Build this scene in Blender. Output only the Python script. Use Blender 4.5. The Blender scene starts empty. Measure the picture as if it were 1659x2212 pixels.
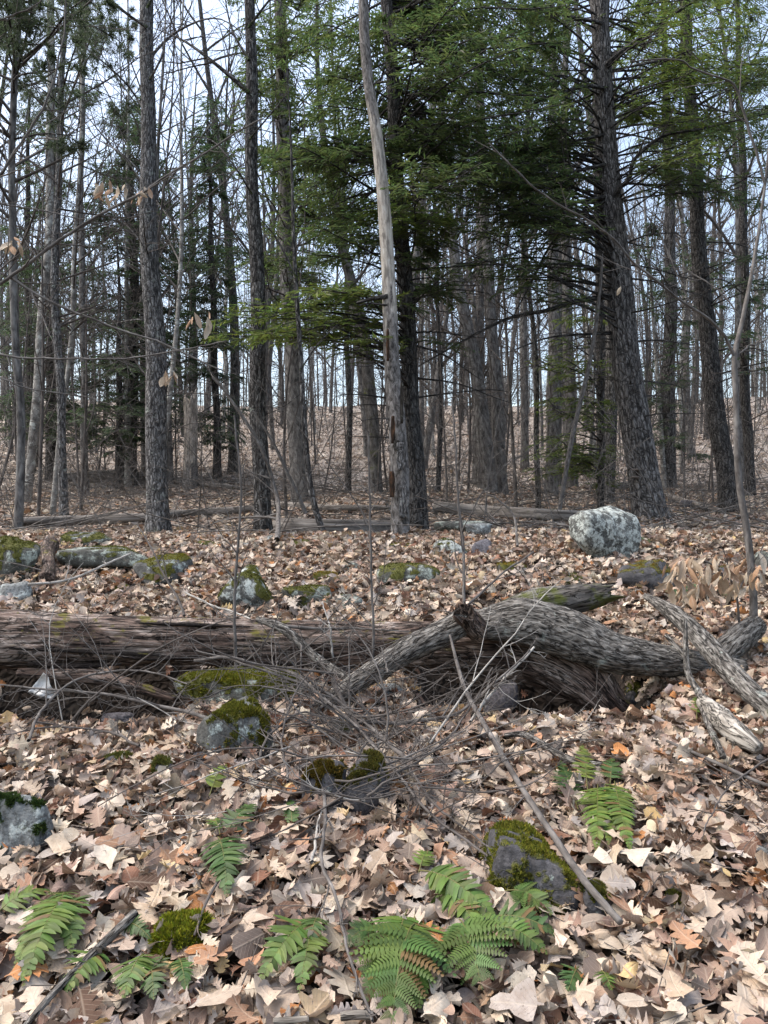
import bpy, bmesh, math, random
import numpy as np
from mathutils import Vector

# ------------------------------------------------------------------ camera, sky, sun, exposure
SC = bpy.context.scene
COL = SC.collection
EYE = np.array([0.0, 0.0, 1.62])
PITCH = math.radians(2.0)
FPX = 26.0 / 36.0 * 2212.0           # focal length in the units of the 1659 x 2212 sketch grid
cam_d = bpy.data.cameras.new('camera')
cam = bpy.data.objects.new('camera', cam_d)
COL.objects.link(cam)
cam_d.sensor_width = 36.0
cam_d.sensor_fit = 'AUTO'
cam_d.lens = 26.0
cam_d.clip_start = 0.05
cam_d.clip_end = 1500.0
cam.location = EYE
cam.rotation_euler = (math.radians(90) + PITCH, 0, 0)
SC.camera = cam

SUN_EL, SUN_AZ = math.radians(60), math.radians(272)     # high, on the left
world = bpy.data.worlds.new('World')
SC.world = world
world.use_nodes = True
wn = world.node_tree
wn.nodes.clear()
w_out = wn.nodes.new('ShaderNodeOutputWorld')
w_bg = wn.nodes.new('ShaderNodeBackground')
w_sky = wn.nodes.new('ShaderNodeTexSky')
w_sky.sky_type = 'NISHITA'
w_sky.sun_disc = False
w_sky.sun_elevation = SUN_EL
w_sky.sun_rotation = SUN_AZ
w_sky.air_density = 1.3
w_sky.dust_density = 4.0
w_sky.ozone_density = 1.0
w_bg.inputs['Strength'].default_value = 0.15
w_hs = wn.nodes.new('ShaderNodeHueSaturation')
w_hs.inputs['Saturation'].default_value = 0.85
wn.links.new(w_sky.outputs[0], w_hs.inputs['Color'])
wn.links.new(w_hs.outputs[0], w_bg.inputs['Color'])
wn.links.new(w_bg.outputs[0], w_out.inputs['Surface'])

sun_d = bpy.data.lights.new('sun', 'SUN')
sun_d.energy = 1.0
sun_d.angle = math.radians(60)
sun_d.color = (1.0, 0.965, 0.92)
sun = bpy.data.objects.new('sun', sun_d)
COL.objects.link(sun)
sdir = Vector((math.sin(SUN_AZ) * math.cos(SUN_EL), math.cos(SUN_AZ) * math.cos(SUN_EL), math.sin(SUN_EL)))
sun.rotation_euler = sdir.to_track_quat('Z', 'Y').to_euler()
sun.location = (0, 0, 30)

SC.render.engine = 'CYCLES'
SC.view_settings.view_transform = 'Standard'
SC.view_settings.look = 'None'
SC.view_settings.exposure = 1.42
SC.view_settings.gamma = 1.0
SC.view_settings.use_curve_mapping = False
SC.cycles.use_denoising = True
SC.cycles.max_bounces = 6
SC.cycles.diffuse_bounces = 3
SC.cycles.glossy_bounces = 2
SC.cycles.transmission_bounces = 3
SC.cycles.caustics_reflective = False
SC.cycles.caustics_refractive = False

rng = np.random.default_rng(11)
U = lambda a, b, n=None: rng.uniform(a, b, n)

# ------------------------------------------------------------------ noise, terrain, sketch grid to world
def _hash(ix, iy, iz):
    h = (ix * 374761393 + iy * 668265263 + iz * 2147483647 + 1013904223) & 0xffffffff
    h = ((h ^ (h >> 13)) * 1274126177) & 0xffffffff
    h = ((h ^ (h >> 16)) * 2246822519) & 0xffffffff
    return ((h ^ (h >> 15)) & 0xffffff) / float(0xffffff)

def vnoise(p):
    p = np.asarray(p, float)
    i = np.floor(p).astype(np.int64)
    f = p - i
    u = f * f * (3 - 2 * f)
    r = 0.0
    for dx in (0, 1):
        wx = u[..., 0] if dx else 1 - u[..., 0]
        for dy in (0, 1):
            wy = u[..., 1] if dy else 1 - u[..., 1]
            for dz in (0, 1):
                wz = u[..., 2] if dz else 1 - u[..., 2]
                r = r + wx * wy * wz * _hash(i[..., 0] + dx, i[..., 1] + dy, i[..., 2] + dz)
    return r * 2 - 1

def fbm(p, octv=4, gain=0.5):
    p = np.asarray(p, float)
    a, s, r = 1.0, 0.0, 0.0
    for o in range(octv):
        r = r + a * vnoise(p + 17.3 * o)
        s += a
        a *= gain
        p = p * 2.03
    return r / s

PY = np.array([-40, -6, -1, 0.3, 1.5, 2.6, 3.05, 3.4, 3.75, 4.0, 4.18, 4.6, 5.6, 7.0, 8.4, 10, 12, 15, 20, 25, 30, 45, 60, 75, 100, 200, 400.])
PZ = np.array([-0.4, -0.1, 0.22, 0.42, 0.64, 0.82, 0.81, 0.85, 0.91, 0.99, 1.06, 1.13, 1.31, 1.565, 1.60, 1.67, 1.92, 2.29, 2.9, 3.95, 5.1, 9.2, 12.3, 13.6, 13.6, 8.0, 2.0])

def hollow_at(x, y):
    """0..1: the two dark hollows under the log"""
    st = lambda v, a, b: np.clip((v - a) / (b - a), 0, 1) ** 2 * (3 - 2 * np.clip((v - a) / (b - a), 0, 1))
    mx = st(x, -3.2, -2.6) * (1 - st(x, -1.15, -0.85)) + st(x, 0.05, 0.4) * (1 - st(x, 1.05, 1.35))
    return mx * st(y, 3.1, 3.4) * (1 - st(y, 4.02, 4.16))

def ground_z(x, y, fine=True):
    x = np.asarray(x, float); y = np.asarray(y, float)
    yw = y + 0.10 * np.sin(x * 1.3 + 0.6) * np.exp(-((y - 4.5) / 3.0) ** 2)
    z = (np.interp(yw, PY, PZ) * 2 + np.interp(yw - 0.12, PY, PZ) + np.interp(yw + 0.12, PY, PZ)) / 4
    z = z - 0.46 * hollow_at(x, y)
    far = np.clip((y - 6) / 10, 0, 1)
    p = np.stack([x, y, np.zeros_like(x)], -1)
    z = z + (0.05 + 0.22 * far) * fbm(p * 0.45 + 3.1, 2) * (0.4 + 0.6 * np.clip(np.abs(y - 3.7), 0, 1))
    if fine:
        z = z + 0.035 * vnoise(p * 3.1)
    z = z + 1.6 * np.clip((np.abs(x) - 12) / 40, 0, 1) * np.clip((y - 10) / 30, 0, 1)
    return z

CP, SP = math.cos(PITCH), math.sin(PITCH)
def ray(px, py):
    a = (px - 829.5) / FPX
    b = (1106.0 - py) / FPX
    return np.array([a, CP - b * SP, SP + b * CP])

def P(px, py, Y):
    d = ray(px, py)
    return EYE + d * (Y / d[1])

def hit(px, py, tmin=0.8, tmax=70.0):
    d = ray(px, py)
    d = d / d[1]
    ts = np.concatenate([np.arange(tmin, 12, 0.01), np.arange(12, tmax, 0.05)])
    pts = EYE + ts[:, None] * d
    below = pts[:, 2] < ground_z(pts[:, 0], pts[:, 1])
    k = int(np.argmax(below)) if below.any() else len(ts) - 1
    return pts[k]

def PC(px, py, Y, lift=0.09):
    """the point seen at px, py at distance Y, or nearer where the ground would swallow it"""
    ys = np.arange(Y, 1.0, -0.01)
    d = ray(px, py); d = d / d[1]
    q = EYE + ys[:, None] * d
    ok = q[:, 2] > ground_z(q[:, 0], q[:, 1]) + lift
    return q[int(np.argmax(ok))] if ok.any() else q[0]

def G(px, py, lift=0.0):
    p = hit(px, py).copy()
    p[2] += lift
    return p

# ------------------------------------------------------------------ mesh helpers
def make_mesh(name, V, quads=None, tris=None, col=None, bc=None, luv=None, moss=None, smooth=True):
    V = np.ascontiguousarray(V, np.float32)
    parts, starts, tot, n = [], [], [], 0
    for F, k in ((quads, 4), (tris, 3)):
        if F is not None and len(F):
            F = np.asarray(F, np.int32).reshape(-1, k)
            parts.append(F.ravel()); starts.append(np.arange(len(F), dtype=np.int32) * k + n)
            n += F.size
    me = bpy.data.meshes.new(name)
    me.vertices.add(len(V)); me.vertices.foreach_set('co', V.ravel())
    loops = np.concatenate(parts); st = np.concatenate(starts)
    me.loops.add(len(loops)); me.loops.foreach_set('vertex_index', loops)
    me.polygons.add(len(st)); me.polygons.foreach_set('loop_start', st)
    me.update(calc_edges=True)
    me.validate()
    if smooth:
        me.polygons.foreach_set('use_smooth', np.ones(len(me.polygons), bool))
    if col is not None:
        a = me.attributes.new('col', 'FLOAT_COLOR', 'POINT')
        c = np.ones((len(V), 4), np.float32); c[:, :3] = col
        a.data.foreach_set('color', c.ravel())
    for nm, arr in (('bc', bc), ('luv', luv)):
        if arr is not None:
            a = me.attributes.new(nm, 'FLOAT_VECTOR', 'POINT')
            a.data.foreach_set('vector', np.ascontiguousarray(arr, np.float32).ravel())
    if moss is not None:
        a = me.attributes.new('moss', 'FLOAT', 'POINT')
        a.data.foreach_set('value', np.ascontiguousarray(moss, np.float32).ravel())
    return me

def link(name, me, mat=None, parent=None, loc=None):
    o = bpy.data.objects.new(name, me)
    COL.objects.link(o)
    if mat is not None and me is not None and not me.materials:
        me.materials.append(mat)
    if loc is not None:
        o.location = loc
    if parent is not None:
        o.parent = parent
    return o

def tag(o, label=None, cat=None, group=None, kind=None):
    if label: o['label'] = label
    if cat: o['category'] = cat
    if group: o['group'] = group
    if kind: o['kind'] = kind
    return o

def thing(name, label, cat, loc=(0, 0, 0), group=None):
    o = link(name, None, loc=[float(v) for v in loc])
    return tag(o, label, cat, group)

class MB:
    """collects geometry for one mesh object"""
    def __init__(s):
        s.V, s.Q, s.T, s.C, s.B, s.n, s.K = [], [], [], [], [], 0, None
    def add(s, V, Q=None, T=None, col=None, bc=None):
        V = np.asarray(V, float).reshape(-1, 3)
        if Q is not None and len(Q): s.Q.append(np.asarray(Q) + s.n)
        if T is not None and len(T): s.T.append(np.asarray(T) + s.n)
        s.V.append(V); s.n += len(V)
        if col is not None: s.C.append(np.broadcast_to(np.asarray(col, float), (len(V), 3)))
        if bc is not None: s.B.append(bc)
    def build(s, name, mat, parent=None, kind=None, origin=None):
        if not s.V: return None
        V = np.concatenate(s.V)
        org = np.array(parent.location) if parent is not None else (np.zeros(3) if origin is None else np.asarray(origin))
        me = make_mesh(name, V - org,
                       np.concatenate(s.Q) if s.Q else None, np.concatenate(s.T) if s.T else None,
                       np.concatenate(s.C) if s.C else None, np.concatenate(s.B) if s.B else None, moss=s.K)
        o = link(name, me, mat, parent, None if parent is not None else org)
        if kind: o['kind'] = kind
        return o

def norm(v):
    return v / (np.linalg.norm(v, axis=-1, keepdims=True) + 1e-12)

def tubes(Pth, R, k=6, cap=False):
    """batch of tubes. Pth (n,N,3), R (n,N). returns V, quads, tris, bc"""
    Pth = np.asarray(Pth, float); R = np.asarray(R, float)
    n, N = R.shape
    T = norm(np.gradient(Pth, axis=1))
    m = norm(Pth[:, -1] - Pth[:, 0])
    ref = np.where(np.abs(m[:, 2:3]) > 0.8, np.array([[0, 1.0, 0]]), np.array([[0, 0, 1.0]]))[:, None, :]
    n1 = norm(np.cross(np.broadcast_to(ref, T.shape), T))
    n2 = np.cross(T, n1)
    a = np.arange(k) * 2 * np.pi / k
    ca, sa = np.cos(a), np.sin(a)
    V = Pth[:, :, None, :] + R[:, :, None, None] * (ca[None, None, :, None] * n1[:, :, None, :] + sa[None, None, :, None] * n2[:, :, None, :])
    seg = np.linalg.norm(np.diff(Pth, axis=1), axis=-1)
    L = np.concatenate([np.zeros((n, 1)), np.cumsum(seg, 1)], 1)
    rm = R.mean(1)[:, None, None]
    bc = np.stack([np.broadcast_to(rm * ca, (n, N, k)), np.broadcast_to(rm * sa, (n, N, k)), np.broadcast_to(L[:, :, None], (n, N, k))], -1)
    idx = np.arange(n * N * k).reshape(n, N, k)
    nx = np.roll(idx, -1, axis=2)
    Q = np.stack([idx[:, :-1], nx[:, :-1], nx[:, 1:], idx[:, 1:]], -1).reshape(-1, 4)
    V = V.reshape(-1, 3); bc = bc.reshape(-1, 3)
    Tr = None
    if cap:
        c0 = len(V)
        V = np.concatenate([V, Pth[:, 0], Pth[:, -1]])
        bc = np.concatenate([bc, np.zeros((n, 3)), np.stack([np.zeros(n), np.zeros(n), L[:, -1]], -1)])
        tr = []
        for i in range(n):
            tr.append(np.stack([nx[i, 0], idx[i, 0], np.full(k, c0 + i)], -1))
            tr.append(np.stack([idx[i, -1], nx[i, -1], np.full(k, c0 + n + i)], -1))
        Tr = np.concatenate(tr)
    return V, Q, Tr, bc

def smooth_path(pts, n, vals=None):
    """Catmull-Rom through pts, n samples; vals are carried along linearly"""
    pts = np.asarray(pts, float)
    d = np.concatenate([[0], np.cumsum(np.linalg.norm(np.diff(pts, axis=0), axis=1))])
    e = np.concatenate([[2 * pts[0] - pts[1]], pts, [2 * pts[-1] - pts[-2]]])
    s = np.linspace(0, d[-1], n)
    k = np.clip(np.searchsorted(d, s, 'right') - 1, 0, len(pts) - 2)
    t = ((s - d[k]) / np.maximum(d[k + 1] - d[k], 1e-9))[:, None]
    p0, p1, p2, p3 = e[k], e[k + 1], e[k + 2], e[k + 3]
    out = 0.5 * ((2 * p1) + (-p0 + p2) * t + (2 * p0 - 5 * p1 + 4 * p2 - p3) * t ** 2 + (-p0 + 3 * p1 - 3 * p2 + p3) * t ** 3)
    if vals is None: return out
    return out, np.interp(s, d, vals)

def rough_tube(path, R, k, amp, sc, stretch=0.18, ridge=0.5, seed=0.0, cap=True):
    """a trunk or log: a tube whose skin is pushed in and out by noise drawn out along its length"""
    path = np.asarray(path)[None]; R = np.asarray(R)[None]
    V, Q, T, bc = tubes(path, R, k, cap)
    N = R.shape[1]
    body = slice(0, N * k)
    cen = np.repeat(path[0], k, axis=0)
    out = norm(V[body] - cen)
    q = bc[body].copy()
    th = np.arctan2(q[:, 1], q[:, 0])
    rr = np.repeat(R[0], k)
    q3 = np.stack([np.cos(th) * rr, np.sin(th) * rr, q[:, 2] * stretch], -1) * sc + seed
    f = fbm(q3, 3)
    rid = 1 - np.abs(fbm(q3 * 1.7 + 9.0, 2)) * 2
    big = fbm(q3 * 0.22 + 4.0, 2)
    V[body] += out * ((amp * (1 - ridge) * f + amp * ridge * rid + 1.6 * amp * big))[:, None]
    global LAST_CRACK
    LAST_CRACK = np.concatenate([np.clip(0.5 + 0.5 * ((1 - ridge) * f + ridge * rid), 0, 1), np.full(len(V) - N * k, 0.3)])
    return V, Q, T, bc

def kids(Pt, R, nper, t0, t1, ang, asd, Lf, N=5, up=0.0, curv=0.0, wob=0.15, flat=False, rf=0.6, rmin=0.0015, taper=0.25, Labs=None):
    """children of a batch of branches: positions spread along the parents, leaving at ang"""
    n, N0, _ = Pt.shape
    seg = np.linalg.norm(np.diff(Pt, axis=1), axis=-1).sum(1)
    i = np.repeat(np.arange(n), nper)
    j = np.tile(np.arange(nper), n)
    t = t0 + (t1 - t0) * (j + U(0.1, 0.9, len(i))) / nper
    f = t * (N0 - 1); k = np.clip(f.astype(int), 0, N0 - 2); w = (f - k)[:, None]
    pos = Pt[i, k] * (1 - w) + Pt[i, k + 1] * w
    tan = norm(Pt[i, k + 1] - Pt[i, k])
    pr = R[i, k] * (1 - w[:, 0]) + R[i, k + 1] * w[:, 0]
    if flat:
        side = norm(np.cross(tan, np.array([0, 0, 1.0])) + rng.normal(0, 0.12, tan.shape))
        side = side * np.where(j % 2 == 0, 1, -1)[:, None]
    else:
        v = rng.normal(0, 1, tan.shape)
        side = norm(v - tan * (v * tan).sum(-1, keepdims=True))
    a = np.radians(rng.normal(ang, asd, len(i)))[:, None]
    d = tan * np.cos(a) + side * np.sin(a)
    d[:, 2] += up
    d = norm(d)
    if Labs is not None:
        L = U(Labs[0], Labs[1], len(i)) * (1.15 - 0.75 * t)
    else:
        L = seg[i] * Lf * (1.15 - 0.75 * t) * U(0.6, 1.25, len(i))
    s = np.linspace(0, 1, N)[None, :, None]
    bend = rng.normal(0, wob, (len(i), 1, 3)); bend[:, :, 2] += curv
    wig = np.cumsum(rng.normal(0, wob * 0.25 / N, (len(i), N, 3)), 1); wig[:, 0] = 0
    path = pos[:, None] + L[:, None, None] * (d[:, None] * s + bend * s ** 2 + wig)
    r0 = np.maximum(np.minimum(pr * rf, 0.02 * L + 0.001), rmin)
    rad = r0[:, None] * (1 - (1 - taper) * np.linspace(0, 1, N))[None]
    return path, rad

def add_tubes(mb, Pt, R, k=3, col=None):
    V, Q, T, bc = tubes(Pt, R, k)
    mb.add(V, Q, None, col, bc)

# ------------------------------------------------------------------ materials
class NT:
    def __init__(s, name):
        s.m = bpy.data.materials.new(name); s.m.use_nodes = True
        s.t = s.m.node_tree; s.t.nodes.clear()
        s.o = s.t.nodes.new('ShaderNodeOutputMaterial')
    def n(s, ty, props=None, **ins):
        nd = s.t.nodes.new('ShaderNode' + ty)
        for k, v in (props or {}).items(): setattr(nd, k, v)
        for k, v in ins.items():
            k = int(k[1:]) if k[0] == '_' else k.replace('_', ' ')
            s.put(nd.inputs[k], v)
        return nd
    def put(s, sock, v):
        if isinstance(v, bpy.types.NodeSocket): s.t.links.new(v, sock)
        elif isinstance(v, bpy.types.Node): s.t.links.new(v.outputs[0], sock)
        else:
            if isinstance(v, (tuple, list)) and len(v) == 3 and sock.type == 'RGBA': v = (*v, 1)
            sock.default_value = v
    def ramp(s, fac, stops):
        nd = s.t.nodes.new('ShaderNodeValToRGB'); s.put(nd.inputs[0], fac)
        el = nd.color_ramp.elements
        while len(el) < len(stops): el.new(0.5)
        for e, (p, c) in zip(el, stops):
            e.position = p
            e.color = (c, c, c, 1) if isinstance(c, (int, float)) else (*c, 1)
        return nd.outputs[0]
    def mix(s, fac, a, b, mode='MIX'):
        nd = s.t.nodes.new('ShaderNodeMix'); nd.data_type = 'RGBA'; nd.blend_type = mode
        s.put(nd.inputs[0], fac); s.put(nd.inputs[6], a); s.put(nd.inputs[7], b)
        return nd.outputs[2]
    def math(s, op, a, b=0.0, clamp=False):
        nd = s.t.nodes.new('ShaderNodeMath'); nd.operation = op; nd.use_clamp = clamp
        s.put(nd.inputs[0], a); s.put(nd.inputs[1], b)
        return nd.outputs[0]
    def attr(s, name, out='Vector'):
        nd = s.t.nodes.new('ShaderNodeAttribute'); nd.attribute_name = name
        return nd.outputs[out]
    def noise(s, vec, scale, detail=4, rough=0.55, dist=0.0):
        nd = s.n('TexNoise', Scale=scale, Detail=detail, Roughness=rough, Distortion=dist)
        if vec is not None: s.put(nd.inputs['Vector'], vec)
        return nd.outputs[0]
    def stretch(s, vec, sc):
        return s.n('Mapping', Vector=vec, Scale=sc).outputs[0]
    def obj(s):
        return s.n('TexCoord').outputs['Object']
    def bump(s, h, strength, dist):
        return s.n('Bump', Strength=strength, Distance=dist, Height=h).outputs[0]
    def done(s, col, rough=0.85, normal=None, spec=0.25, trans=None):
        b = s.n('BsdfPrincipled', Base_Color=col, Roughness=rough)
        b.inputs['Specular IOR Level'].default_value = spec
        if normal is not None: s.put(b.inputs['Normal'], normal)
        res = b.outputs[0]
        if trans is not None:
            tr = s.n('BsdfTranslucent', Color=trans[1])
            res = s.n('MixShader', _0=trans[0], _1=res, _2=tr).outputs[0]
        s.put(s.o.inputs['Surface'], res)
        return s.m

def bark(name, dark, mid, light, sc=26, st=0.16, lichen=(0.30, 0.32, 0.28), lich=0.0, mossy=0.0, bumpd=0.012, base_moss=0.0, contrast=0.12, crack=False, plate=0):
    t = NT(name)
    bc = t.attr('bc')
    v = t.stretch(bc, (1, 1, st))
    n1 = t.noise(v, sc, 5, 0.6, 0.4)
    c = t.ramp(n1, [(0.5 - contrast * 1.3, dark), (0.5, mid), (0.5 + contrast * 1.6, light)])
    if plate:
        wv = t.n('VectorMath', {'operation': 'ADD'}, _0=t.stretch(bc, (1, 1, 0.22)), _1=t.n('VectorMath', {'operation': 'SCALE'}, _0=t.n('TexNoise', Scale=14.0, Vector=bc).outputs[1], Scale=0.035).outputs[0]).outputs[0]
        vo = t.n('TexVoronoi', {'feature': 'DISTANCE_TO_EDGE'}, Vector=wv, Scale=plate).outputs['Distance']
        c = t.mix(t.ramp(vo, [(0.02, 0.75), (0.11, 0.0)]), c, tuple(0.7 * v for v in dark))
        n1 = t.math('ADD', n1, t.math('MULTIPLY', t.ramp(vo, [(0.0, 0.0), (0.2, 1.0)]), 0.8))
    big = t.noise(bc, 2.2, 3)
    c = t.mix(t.math('MULTIPLY', big, 0.55), c, t.mix(0.5, c, (0.02, 0.017, 0.014)))
    if crack:
        q = t.noise(t.stretch(bc, (1, 1, 0.13)), 46, 4, 0.6, 0.8)
        ln = t.ramp(t.math('ABSOLUTE', t.math('SUBTRACT', q, 0.5)), [(0.004, 0.95), (0.03, 0.0)])
        c = t.mix(ln, c, (0.014, 0.012, 0.01))
        n1 = t.math('SUBTRACT', n1, t.math('MULTIPLY', ln, 0.6))
        c = t.mix(t.ramp(t.attr('moss', 'Fac'), [(0.24, 0.9), (0.40, 0.0)]), c, (0.018, 0.015, 0.012))
    if lich > 0:
        l = t.noise(bc, 9, 5, 0.7)
        lo = 0.66 - 0.2 * lich
        c = t.mix(t.ramp(l, [(lo, 0.0), (lo + 0.07, 0.85)]), c, lichen)
    if mossy > 0:
        l = t.noise(bc, 3.5, 5, 0.7)
        lo = 0.66 - 0.25 * mossy
        c = t.mix(t.ramp(l, [(lo, 0.0), (lo + 0.1, 0.9)]), c, (0.075, 0.085, 0.018))
    if base_moss > 0:
        z = t.n('SeparateXYZ', Vector=bc).outputs[2]
        f = t.math('SUBTRACT', base_moss, t.math('ADD', z, t.math('MULTIPLY', t.noise(bc, 6, 4), base_moss)))
        c = t.mix(t.math('MULTIPLY', f, 6.0, True), c, (0.06, 0.085, 0.02))
    return t.done(c, 0.9, t.bump(n1, 0.9, bumpd), 0.15)
M = {}
M['hemlock'] = bark('bark_hemlock', (0.0303, 0.0277, 0.0268), (0.129, 0.1194, 0.1132), (0.284, 0.2682, 0.2558), 48, 0.16, lich=0.05, bumpd=0.03, contrast=0.1, plate=26)
M['hemlock_dark'] = bark('bark_hemlock_dark', (0.0186, 0.017, 0.0162), (0.0666, 0.062, 0.0589), (0.1611, 0.1518, 0.1449), 50, 0.18, bumpd=0.02, contrast=0.1, plate=30)
M['oak_bark'] = bark('bark_oak', (0.0417, 0.0398, 0.0389), (0.1565, 0.1492, 0.1447), (0.3606, 0.347, 0.3352), 54, 0.2, lich=0.3, bumpd=0.02, base_moss=0.32, contrast=0.1, plate=34)
M['dark_oak'] = bark('bark_dark_oak', (0.0198, 0.0184, 0.0177), (0.0865, 0.0808, 0.0758), (0.2378, 0.2271, 0.215), 50, 0.18, lich=0.12, bumpd=0.02, base_moss=0.25, contrast=0.09, plate=30)
M['grey_bark'] = bark('bark_grey', (0.0504, 0.0468, 0.0444), (0.1344, 0.126, 0.1188), (0.24, 0.228, 0.2136), 24, 0.25, lich=0.15, bumpd=0.01, contrast=0.1)
M['pale_bark'] = bark('bark_pale', (0.09, 0.083, 0.075), (0.24, 0.225, 0.205), (0.42, 0.40, 0.365), 12, 0.5, lichen=(0.46, 0.47, 0.43), lich=0.6, bumpd=0.006)
M['moss_bark'] = bark('bark_mossy', (0.03, 0.028, 0.025), (0.12, 0.108, 0.097), (0.24, 0.22, 0.2), 22, 0.2, mossy=0.85, bumpd=0.015, crack=True)
M['moss_tree'] = bark('bark_moss_patches', (0.04, 0.036, 0.033), (0.12, 0.11, 0.10), (0.23, 0.21, 0.195), 30, 0.2, mossy=0.45, bumpd=0.015)
M['twig'] = bark('twig_dark', (0.05, 0.043, 0.039), (0.10, 0.088, 0.08), (0.17, 0.152, 0.14), 30, 0.2, bumpd=0.001)
M['twig_grey'] = bark('twig_grey', (0.065, 0.057, 0.052), (0.13, 0.117, 0.107), (0.24, 0.222, 0.205), 40, 0.3, bumpd=0.001)
M['twig_pale'] = bark('twig_pale', (0.2, 0.18, 0.16), (0.36, 0.34, 0.31), (0.5, 0.48, 0.44), 40, 0.3, bumpd=0.001)
M['branch_bark'] = bark('bark_fallen_branch', (0.03, 0.026, 0.022), (0.17, 0.155, 0.137), (0.40, 0.375, 0.335), 95, 0.25, lichen=(0.38, 0.41, 0.365), lich=0.3, mossy=0.2, bumpd=0.02, contrast=0.12, crack=True)
M['slab_bark'] = bark('bark_slab', (0.07, 0.06, 0.05), (0.30, 0.27, 0.23), (0.52, 0.48, 0.42), 40, 0.15, lich=0.3, bumpd=0.01, crack=True)

def mat_log():
    t = NT('rotten_log_wood')
    bc = t.attr('bc')
    line = lambda st, sc_, w, d=4: t.ramp(t.math('ABSOLUTE', t.math('SUBTRACT', t.noise(t.stretch(bc, (1, 1, st)), sc_, d, 0.6, 0.7), 0.5)), [(w * 0.15, 1.0), (w, 0.0)])
    n1 = t.noise(t.stretch(bc, (1, 1, 0.12)), 90, 6, 0.7, 0.5)
    n2 = t.noise(t.stretch(bc, (1, 1, 0.3)), 7, 7, 0.72)
    c = t.ramp(n2, [(0.36, (0.035, 0.023, 0.018)), (0.46, (0.095, 0.064, 0.05)), (0.56, (0.17, 0.126, 0.102)), (0.66, (0.33, 0.275, 0.235))])
    c = t.mix(1.0, c, t.ramp(n1, [(0.36, 0.45), (0.5, 0.95), (0.66, 1.7)]), 'MULTIPLY')
    pale = t.math('MULTIPLY', line(0.05, 70, 0.022, 3), t.ramp(n2, [(0.42, 0.1), (0.58, 0.85)]))
    c = t.mix(pale, c, (0.50, 0.43, 0.375))
    ck = t.math('MAXIMUM', line(0.05, 34, 0.028), t.math('MULTIPLY', line(0.3, 12, 0.02, 5), 0.9))
    c = t.mix(t.math('MULTIPLY', ck, 0.95), c, (0.008, 0.006, 0.005))
    c = t.mix(t.ramp(t.attr('moss', 'Fac'), [(0.26, 0.9), (0.46, 0.0)]), c, (0.012, 0.009, 0.008))
    m = t.noise(bc, 5.2, 6, 0.75)
    up = t.n('SeparateXYZ', Vector=t.n('NewGeometry').outputs['Normal']).outputs[2]
    f = t.math('MULTIPLY', t.ramp(m, [(0.54, 0.0), (0.60, 1.0)]), t.ramp(up, [(0.2, 0.0), (0.6, 0.9)]))
    c = t.mix(f, c, t.mix(n1, (0.07, 0.07, 0.014), (0.17, 0.145, 0.022)))
    h = t.math('SUBTRACT', t.math('MULTIPLY', n1, 0.6), ck)
    return t.done(c, 0.88, t.bump(h, 0.9, 0.012), 0.2)
M['log'] = mat_log()
M['mid_log'] = bark('bark_mid_log', (0.05, 0.043, 0.037), (0.18, 0.16, 0.142), (0.34, 0.31, 0.28), 20, 0.08, mossy=0.2, bumpd=0.01)

def mat_snag(name, z0, z1, pale):
    """dead tree: bark plates below z0 and above z1 along the stem, bare weathered wood between"""
    t = NT(name)
    bc = t.attr('bc')
    n1 = t.noise(t.stretch(bc, (1, 1, 0.35)), 34, 5, 0.65, 0.6)
    b = t.ramp(n1, [(0.36, (0.03, 0.027, 0.024)), (0.5, (0.13, 0.117, 0.107)), (0.66, (0.27, 0.25, 0.235))])
    n2 = t.noise(t.stretch(bc, (1, 1, 0.05)), 46, 5, 0.6, 0.2)
    w = t.ramp(n2, [(0.3, tuple(0.35 * p for p in pale)), (0.5, pale), (0.7, tuple(min(1, 1.35 * p) for p in pale))])
    z = t.n('SeparateXYZ', Vector=bc).outputs[2]
    wob = t.math('MULTIPLY', t.math('SUBTRACT', t.noise(t.stretch(bc, (2.2, 2.2, 0.3)), 7, 4), 0.5), 2.6)
    zz = t.math('ADD', z, wob)
    f = t.math('MULTIPLY', t.math('MULTIPLY', t.math('SUBTRACT', zz, z0), 9, True), t.math('MULTIPLY', t.math('SUBTRACT', z1, zz), 9, True))
    st = t.noise(t.stretch(bc, (1, 1, 0.3)), 16, 6, 0.7)
    w = t.mix(t.ramp(st, [(0.40, 0.75), (0.52, 0.0)]), w, (0.10, 0.088, 0.077))
    w = t.mix(t.ramp(st, [(0.56, 0.0), (0.64, 0.8)]), w, (0.50, 0.475, 0.44))
    rot = t.noise(t.stretch(bc, (1, 1, 0.5)), 5, 4)
    b = t.mix(t.ramp(rot, [(0.66, 0.0), (0.69, 0.8)]), b, (0.20, 0.095, 0.04))
    c = t.mix(f, b, w)
    h = t.mix(f, n1, n2)
    return t.done(c, 0.85, t.bump(h, 0.8, 0.012), 0.2)

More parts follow.
